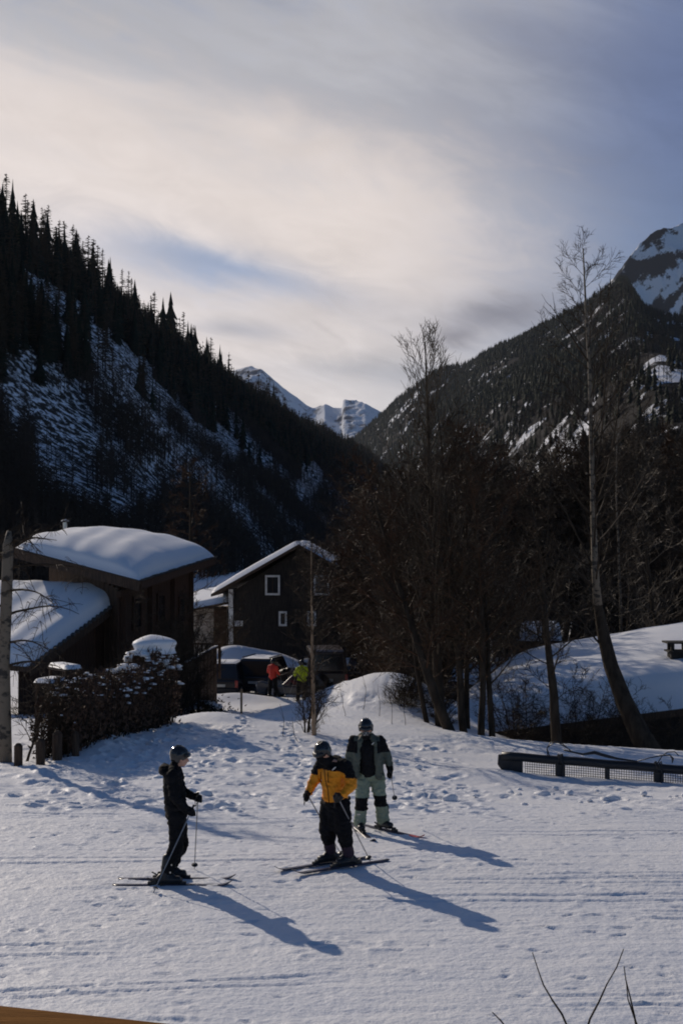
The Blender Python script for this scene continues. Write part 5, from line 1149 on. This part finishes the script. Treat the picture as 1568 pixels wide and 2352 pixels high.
def skier_black():
    X0, Y0 = -2.235, 18.75; z = gz(X0, Y0)
    t = thing('person', (X0, Y0, z), 'person in black jacket and trousers standing side-on on skis, alone at left', 'person', 'skiers on the piste')
    J = dict(head=(.115, 0, 1.635), look=(1, .12, -.10), neck=(.055, 0, 1.50), chest=(.035, 0, 1.32), pelvis=(.07, 0, .95), sh_r=(.04, -.175, 1.43), sh_l=(.045, .175, 1.43), el_r=(.08, -.25, 1.16), el_l=(.10, .26, 1.17), ha_r=(.22, -.20, 1.00), ha_l=(.27, .21, 1.10),
             hip_r=(.08, -.09, .92), hip_l=(.08, .09, .92), kn_r=(.085, -.13, .53), kn_l=(.12, .14, .53), an_r=(-.055, -.17, .14), an_l=(-.025, .17, .14))
    body(t, J)
    P = [ellips((.03, 0, 1.34), (.135, .205, .16)), uv_caps((.035, 0, 1.28), .145, (.06, 0, 1.02), .15), ellips((.07, 0, 1.0), (.145, .195, .12)), ellips((.075, 0, .90), (.145, .20, .10)), uv_caps((.03, -.08, 1.44), .10, (.04, .08, 1.44), .10), uv_caps((.05, 0, 1.48), .085, (.06, 0, 1.535), .075), 
         ellips((-.075, 0, 1.475), (.085, .15, .075)), uv_caps((-.10, -.05, 1.50), .05, (-.10, .07, 1.51), .05)]
    for k in ('r', 'l'):
        s, e, h = Vector(J['sh_' + k]), Vector(J['el_' + k]), Vector(J['ha_' + k]); P += [uv_caps(s, .088, e, .070), uv_caps(e, .070, e.lerp(h, .9), .052)]
    j = fuse('jacket', P, .0125, [BLACKC], t, wrinkle=.034, seed=3)
    P = []
    for k in ('r', 'l'):
        h, q, a = Vector(J['hip_' + k]), Vector(J['kn_' + k]), Vector(J['an_' + k]); P += [uv_caps(h + V3(0, 0, -.02), .118, q, .088), uv_caps(q, .088, q.lerp(a, .80), .086), uv_caps(q + V3(.02, 0, -.02), .082, q + V3(.0, 0, -.12), .08)]
    P += [ellips((.075, 0, .92), (.13, .185, .10))]
    fuse('trousers', P, .0125, [BLACKC], t, wrinkle=.026, seed=5)
    for k in ('r', 'l'): boot(t, J['an_' + k], (1, 0, 0), .16)
    helmet(t, (.11, 0, 1.655), (1, .12, -.08), (0, 0, 1))
    glove(t, (.265, -.19, .965), (.16, .03, -.12), (-.3, -.2, 1), (.2, .9, .1)); glove(t, (.325, .20, 1.075), (.8, -.2, -.4), (-.1, .3, 1), (.2, -.9, .1))
    W_ = lambda x, y, zz: V3(X0 + x, Y0 + y, z + zz)
    pole(W_(.285, -.165, .975), (X0 - .15, Y0 - .60, gz(X0 - .15, Y0 - .60) + .02), 'ski pole crossing in front of the black-clad skier, held in the nearer hand', 'ski poles')
    tp = (X0 + .235, Y0 + .72); pole(W_(.335, .165, 1.085), (*tp, gz(*tp) + .02), 'ski pole in the farther hand of the black-clad skier', 'ski poles')
    ski((X0 - .02, Y0 - .17), (1, -.005), 'nearer of the two skis under the black-clad skier', 1.56, group='skis on the piste', z=z + .005)
    ski((X0 - .0, Y0 + .17), (1, .0), 'farther of the two skis under the black-clad skier', 1.56, group='skis on the piste', z=gz(X0, Y0 + .17) + .005)
skier_black()

def skier_orange():
    X0, Y0 = -.02, 19.7; z = gz(X0, Y0); f = V3(-.83, -.55, 0).normalized()
    t = thing('person', (X0, Y0, z), 'person in an orange and black ski jacket bending over two poles', 'person', 'skiers on the piste')
    J = dict(head=(-.235, -.13, 1.575), look=(-.62, -.52, -.75), headup=(-.3, -.2, 1), neck=(-.15, -.06, 1.46), chest=(-.10, -.02, 1.28), pelvis=(-.07, .02, .90), sh_r=(-.255, .085, 1.395), sh_l=(.085, -.14, 1.40), el_r=(-.365, .07, 1.16), el_l=(.16, -.22, 1.15), ha_r=(-.44, .00, 1.02), ha_l=(.03, -.33, 1.04),
             hip_r=(-.14, .10, .87), hip_l=(.01, -.05, .87), kn_r=(-.18, .08, .50), kn_l=(.05, -.10, .50), an_r=(-.125, .19, .14), an_l=(.125, -.02, .14))
    body(t, J)
    rz = Matrix.Rotation(math.atan2(-.55, -.83), 3, 'Z')
    P = [ellips((-.10, -.03, 1.30), (.14, .205, .16), rz), uv_caps((-.095, -.02, 1.26), .165, (-.075, .01, .99), .175), ellips((-.075, .02, .95), (.165, .19, .10), rz), uv_caps((-.22, .06, 1.40), .09, (.05, -.11, 1.41), .095), uv_caps((-.14, -.05, 1.44), .09, (-.17, -.07, 1.50), .078), ellips((-.055, .01, 1.46), (.08, .15, .07), rz)]
    for k in ('r', 'l'):
        s, e, h = Vector(J['sh_' + k]), Vector(J['el_' + k]), Vector(J['ha_' + k]); P += [uv_caps(s, .092, e, .076), uv_caps(e, .076, e.lerp(h, .88), .056)]
    def zone(x, y, zz):
        if x < -.30 and zz < 1.36: return 1 if zz > 1.265 else 0
        lim = 1.345 - .42 * max(0, x + .02)
        if x > .07: lim = min(lim, 1.255)
        return 1 if zz > lim else 0
    j = fuse('jacket', P, .0115, [ORANGE, BLACKC], t, zone=zone, wrinkle=.034, seed=7)
    m = MB(); fr = V3(-.45, -.9, 0).normalized()
    m.tube([V3(-.215, -.175, 1.36), V3(-.20, -.195, 1.22), V3(-.165, -.185, 1.08), V3(-.145, -.175, .88)], .006, 5); m.build('zip', BLACKC, j)
    for dx in (-.05, .05): m = MB(); m.tube([V3(-.215 + dx, -.185 - (dx) * .3, 1.33), V3(-.21 + dx, -.20 - dx * .3, 1.19)], .005, 4); m.build('pocket_zip', BLACKC, j)
    m = MB(); 
    for k in range(3): m.tube([V3(-.105, -.235 + .004 * k, 1.36 + .0), V3(-.098 + .012 * k, -.238, 1.375 + .012 * k), V3(-.075 + .01 * k, -.236, 1.385 + .01 * k)], .006, 4)
    m.build('chest_emblem', WHITE, j)
    P = []
    for k in ('r', 'l'):
        h, q, a = Vector(J['hip_' + k]), Vector(J['kn_' + k]), Vector(J['an_' + k]); P += [uv_caps(h + V3(0, 0, -.02), .135, q, .115), uv_caps(q, .112, q.lerp(a, .42), .100)]
    P += [ellips((-.07, .02, .88), (.16, .185, .10), rz), uv_caps((-.07, .02, .84), .13, (-.07, .0, .60), .11)]
    fuse('trousers', P, .0125, [BLACKC], t, wrinkle=.034, seed=9)
    P = []
    for k in ('r', 'l'): q, a = Vector(J['kn_' + k]), Vector(J['an_' + k]); P.append(uv_caps(q.lerp(a, .3), .088, q.lerp(a, .85), .080))
    fuse('leggings', P, .0125, [mat('plum_cloth', (.035, .02, .035), .7)], t, wrinkle=.015, seed=11)
    for k in ('r', 'l'): boot(t, J['an_' + k], f, .2)
    helmet(t, (-.235, -.13, 1.60), (-.62, -.52, -.55), (-.3, -.2, 1), lens=GLASS)
    P = [ellips((-.275, -.165, 1.525), (.06, .06, .06))]; fuse('neck_warmer', P + [uv_caps((-.25, -.14, 1.50), .065, (-.17, -.08, 1.46), .08)], .012, [BLACKC], t)
    glove(t, (-.46, -.02, .985), (-.2, -.1, -.35), (-.3, -.3, .9), (.5, -.7, 0)); glove(t, (-.01, -.345, 1.01), (-.4, -.35, -.2), (-.25, -.35, .9), (-.7, .1, -.2), m=mat('black_leather', (.02, .017, .014), .5))
    W_ = lambda x, y, zz: V3(X0 + x, Y0 + y, z + zz)
    tp = (X0 + .03, Y0 + .62); pole(W_(-.445, -.06, .995), (*tp, gz(*tp) + .02), 'ski pole leaning from the outstretched hand of the orange-jacketed skier', 'ski poles')
    tp = (X0 + .42, Y0 + .28); pole(W_(-.03, -.375, 1.02), (*tp, gz(*tp) + .02), 'ski pole crossing the black trousers of the orange-jacketed skier', 'ski poles')
    an = J['an_r']; ski((X0 + an[0] - .05, Y0 + an[1] - .03), f, 'farther ski of the orange-jacketed skier', 1.58, group='skis on the piste', z=gz(X0 + an[0], Y0 + an[1]) + .006)
    an = J['an_l']; ski((X0 + an[0] - .05, Y0 + an[1] - .03), f, 'nearer ski of the orange-jacketed skier, its tail by the pole basket', 1.58, group='skis on the piste', z=gz(X0 + an[0], Y0 + an[1]) + .006)
skier_orange()

def skier_green():
    X0, Y0 = .47, 22.7; z = gz(X0, Y0); f = V3(.1, -1, 0).normalized()
    t = thing('person', (X0, Y0, z), 'person in sage green trousers and open grey-green jacket with printed face mask', 'person', 'skiers on the piste')
    J = dict(head=(-.085, -.10, 1.635), look=(-.05, -1, -.42), neck=(-.075, 0, 1.51), chest=(-.065, 0, 1.34), pelvis=(-.01, .04, .92), sh_r=(-.265, .02, 1.44), sh_l=(.135, .02, 1.44), el_r=(-.345, .05, 1.18), el_l=(.255, .05, 1.19), ha_r=(-.36, -.06, .96), ha_l=(.305, -.01, .98),
             hip_r=(-.11, .04, .88), hip_l=(.10, .05, .88), kn_r=(-.155, -.05, .49), kn_l=(.145, .02, .50), an_r=(-.175, -.02, .15), an_l=(.195, .16, .15))
    body(t, J)
    # black layer under the open jacket
    fuse('jumper', [ellips((-.065, -.04, 1.32), (.15, .125, .19)), uv_caps((-.06, -.03, 1.28), .145, (-.03, 0, .98), .15), uv_caps((-.075, -.02, 1.46), .085, (-.08, -.05, 1.53), .075), ellips((-.03, .01, .95), (.165, .14, .09))], .0125, [BLACKC], t, wrinkle=.02, seed=13)
    P = []
    for s in (-1, 1):
        cx = -.065 + s * .155
        P += [uv_caps((cx - s * .01, -.075, 1.42), .052, (cx + s * .005, -.125, 1.20), .052), uv_caps((cx + s * .005, -.125, 1.20), .052, (cx + s * .035, -.10, .90), .058), uv_caps((cx + s * .01, .0, 1.38), .09, (cx + s * .02, .02, .95), .095), uv_caps((-.065 + s * .05, -.04, 1.525), .05, (cx - s * .03, -.09, 1.41), .055)]
    P += [ellips((-.06, .08, 1.30), (.19, .09, .22)), uv_caps((-.05, .08, 1.2), .13, (-.02, .10, .95), .14), uv_caps((-.20, .03, 1.44), .09, (.07, .03, 1.44), .09), ellips((-.07, .075, 1.50), (.15, .075, .085))]
    for k in ('r', 'l'):
        s, e, h = Vector(J['sh_' + k]), Vector(J['el_' + k]), Vector(J['ha_' + k]); P += [uv_caps(s, .092, e, .075), uv_caps(e, .075, e.lerp(h, .72), .060)]
    def zone(x, y, zz):
        ax = abs(x + .065)
        if ax > .155 and zz > 1.27 and not (ax < .20 and zz > 1.45): return 1
        return 0
    j = fuse('jacket', P, .0125, [SAGED, BLACKC], t, zone=zone, wrinkle=.032, seed=15)
    P = []
    for k in ('r', 'l'):
        h, q, a = Vector(J['hip_' + k]), Vector(J['kn_' + k]), Vector(J['an_' + k]); P += [uv_caps(h, .125, q, .098), uv_caps(q, .098, q.lerp(a, .86), .098), uv_caps(q.lerp(a, .75), .098, q.lerp(a, .9), .105)]
    P += [ellips((-.005, .04, .90), (.185, .145, .10))]
    fuse('trousers', P, .0125, [SAGE, BLACKC], t, zone=lambda x, y, zz: 1 if ((x < 0 and .36 < zz < .555) or (x > 0 and .40 < zz < .58 and y < .09)) else 0, wrinkle=.038, seed=17)
    boot(t, J['an_r'], (.12, -1, 0), .18); boot(t, J['an_l'], (.62, -.78, 0), .18)
    helmet(t, (-.085, -.09, 1.665), (-.05, -1, -.36), (0, 0, 1), lens=GLASS)
    fuse('face_mask', [ellips((-.088, -.165, 1.575), (.064, .045, .055)), uv_caps((-.085, -.11, 1.54), .07, (-.08, -.05, 1.51), .075)], .010, [MASK, BLACKC], t, zone=lambda x, y, zz: 0 if (zz > 1.545 and y < -.16) else 1)
    glove(t, (.31, -.03, .935), (.05, -.05, -.2), (0, -.6, .6), (-.8, -.2, 0)); glove(t, (-.36, -.085, .925), (-.02, -.1, -.2), (0, -.6, .6), (.8, -.2, 0))
    P = [uv_caps((.285, .02, 1.07), .062, (.303, -.01, .99), .056)]; fuse('glove_cuff', P, .012, [BLACKC], t); P = [uv_caps((-.352, .0, 1.06), .062, (-.36, -.05, .98), .056)]; fuse('glove_cuff', P, .012, [BLACKC], t)
    m = MB(); 
    for k in range(3): m.tube([V3(.005 + .008 * k, -.165, 1.405), V3(.012 + .010 * k, -.166, 1.415 + .008 * k), V3(.03 + .008 * k, -.16, 1.42 + .008 * k)], .005, 4)
    m.build('chest_emblem', WHITE, j)
    W_ = lambda x, y, zz: V3(X0 + x, Y0 + y, z + zz)
    pole(W_(.305, -.06, .94), W_(.41, .84, .36), 'ski pole trailing back from the visible hand of the sage-clad skier', 'ski poles')
    pole(W_(-.35, -.115, .93), W_(-.36, .80, .36), 'ski pole of the sage-clad skier half hidden behind the orange jacket', 'ski poles')
    an = J['an_r']; ski((X0 + an[0] + .01, Y0 + an[1] - .07), (.22, -.97), 'ski of the sage-clad skier pointing straight down towards the viewer', 1.6, group='skis on the piste', z=gz(X0 + an[0], Y0 + an[1]) + .006, slope=-.0)
    an = J['an_l']; ski((X0 + an[0] + .05, Y0 + an[1] - .06), (.66, -.75), 'ski with a pinkish tip, turned outwards under the sage-clad skier', 1.6, tipmat=PINK, group='skis on the piste', z=gz(X0 + an[0], Y0 + an[1]) + .006)
skier_green()

def walker(u, Y, label, top, facing, scale=1.0):
    b = at_ground(u, Y); t = thing('person', b, label, 'person', 'people by the parked cars'); f = V3(*facing).normalized(); s = V3(-f.y, f.x, 0); U = V3(0, 0, 1)
    L = lambda a, c, z: f * a + s * c + U * z
    J = dict(head=L(.02, 0, 1.60), look=f, neck=L(0, 0, 1.46), chest=L(0, 0, 1.28), pelvis=L(0, 0, .92), sh_r=L(0, -.18, 1.40), sh_l=L(0, .18, 1.40), el_r=L(.03, -.27, 1.15), el_l=L(.06, .29, 1.16), ha_r=L(.20, -.22, 1.02), ha_l=L(.24, .22, 1.08), hip_r=L(0, -.10, .88), hip_l=L(0, .10, .88), kn_r=L(.04, -.13, .48), kn_l=L(.0, .15, .48), an_r=L(-.04, -.14, .1), an_l=L(.0, .18, .1))
    body(t, J); rz = Matrix.Rotation(math.atan2(f.y, f.x), 3, 'Z')
    P = [ellips(L(0, 0, 1.30), (.14, .215, .17), rz), uv_caps(L(0, 0, 1.25), .16, L(0, 0, .95), .175), uv_caps(L(0, -.1, 1.41), .09, L(0, .1, 1.41), .09), uv_caps(L(0, 0, 1.45), .085, L(0, 0, 1.5), .08), ellips(L(0, 0, .92), (.16, .21, .11), rz)]
    for k in ('r', 'l'): P += [uv_caps(J['sh_' + k], .088, J['el_' + k], .074), uv_caps(J['el_' + k], .072, Vector(J['el_' + k]).lerp(Vector(J['ha_' + k]), .85), .054)]
    fuse('jacket', P, .02, [top], t, wrinkle=.025, seed=5)
    P = [ellips(L(0, 0, .88), (.14, .19, .1), rz)]
    for k in ('r', 'l'): P += [uv_caps(J['hip_' + k], .12, J['kn_' + k], .095), uv_caps(J['kn_' + k], .092, J['an_' + k], .08)]
    fuse('trousers', P, .02, [BLACKC], t, wrinkle=.02, seed=6)
    for k in ('r', 'l'): boot(t, J['an_' + k], f, .1, cuff=.25); glove(t, J['ha_' + k], f * .6 - U * .3, U, -s if k == 'l' else s)
    helmet(t, L(.02, 0, 1.62), f, U, lens=GLASS)
    t.scale = (scale,) * 3; return b, f, s
b, f, s = walker(627, 64.8, 'person in a red jacket and dark trousers standing behind the off-road car', REDC, (.5, .85, 0), .98)
g0 = b + f * .22 + s * -.22 + Vector((0, 0, 1.0)); pole(g0, g0 + Vector((.28, .1, -1.0)), 'ski pole planted beside the person in red', 'ski poles')
b, f, s = walker(693, 63.8, 'person in a lime green jacket behind the slim birch sapling', LIME, (-.4, .9, 0), 1.06)
g0 = b + f * .2 + s * .24 + Vector((0, 0, 1.05)); pole(g0, g0 + Vector((-.35, .15, -1.03)), 'ski pole slanting left from the person in lime green', 'ski poles')
# ------------------------------------------------------------------ snow clods lying about
g = random.Random(99); proto = None
for k in range(70):
    if k < 45: x, y = g.uniform(2.0, 9.5), g.uniform(26.3, 30.6)
    else: x, y = g.uniform(-5, 2.5), g.uniform(25.5, 36)
    if proto is None:
        bm = bmesh.new(); bmesh.ops.create_icosphere(bm, subdivisions=2, radius=1)
        for v in bm.verts: v.co *= 1 + .3 * float(vnoise(v.co.x * 1.7 + 3, v.co.y * 1.7 + v.co.z * 2.1, 8))
        me = bpy.data.meshes.new('snow_clod'); bm.to_mesh(me); bm.free(); me.materials.append(SNOW); me.polygons.foreach_set('use_smooth', [True] * len(me.polygons)); proto = bpy.data.objects.new('snow_clod', me); o = proto
    else: o = proto.copy()
    COL.objects.link(o); r = g.uniform(.03, .09) if g.random() < .85 else g.uniform(.09, .17); o.location = (x, y, gz(x, y) + r * .2); o.scale = (r * g.uniform(1, 1.6), r, r * g.uniform(.5, .8)); o.rotation_euler = (0, 0, g.random() * 6)
    tag(o, 'rough clod of snow among the trodden snow above the piste', 'snow clod', 'snow clods on the trodden snow')

# ------------------------------------------------------------------ haze
hm = bpy.data.materials.new('haze'); hm.use_nodes = True; hn = hm.node_tree; hn.nodes.clear()
hv = hn.nodes.new('ShaderNodeVolumePrincipled'); hv.inputs['Color'].default_value = (0.80, 0.87, 1.0, 1); hv.inputs['Density'].default_value = 2.0e-5; hv.inputs['Anisotropy'].default_value = 0.0
ho = hn.nodes.new('ShaderNodeOutputMaterial'); hn.links.new(hv.outputs[0], ho.inputs['Volume'])
m = MB(); m.box((0, 5500, 690), (17000, 13000, 1420)); h = m.build('haze', hm); tag(h, kind='stuff')
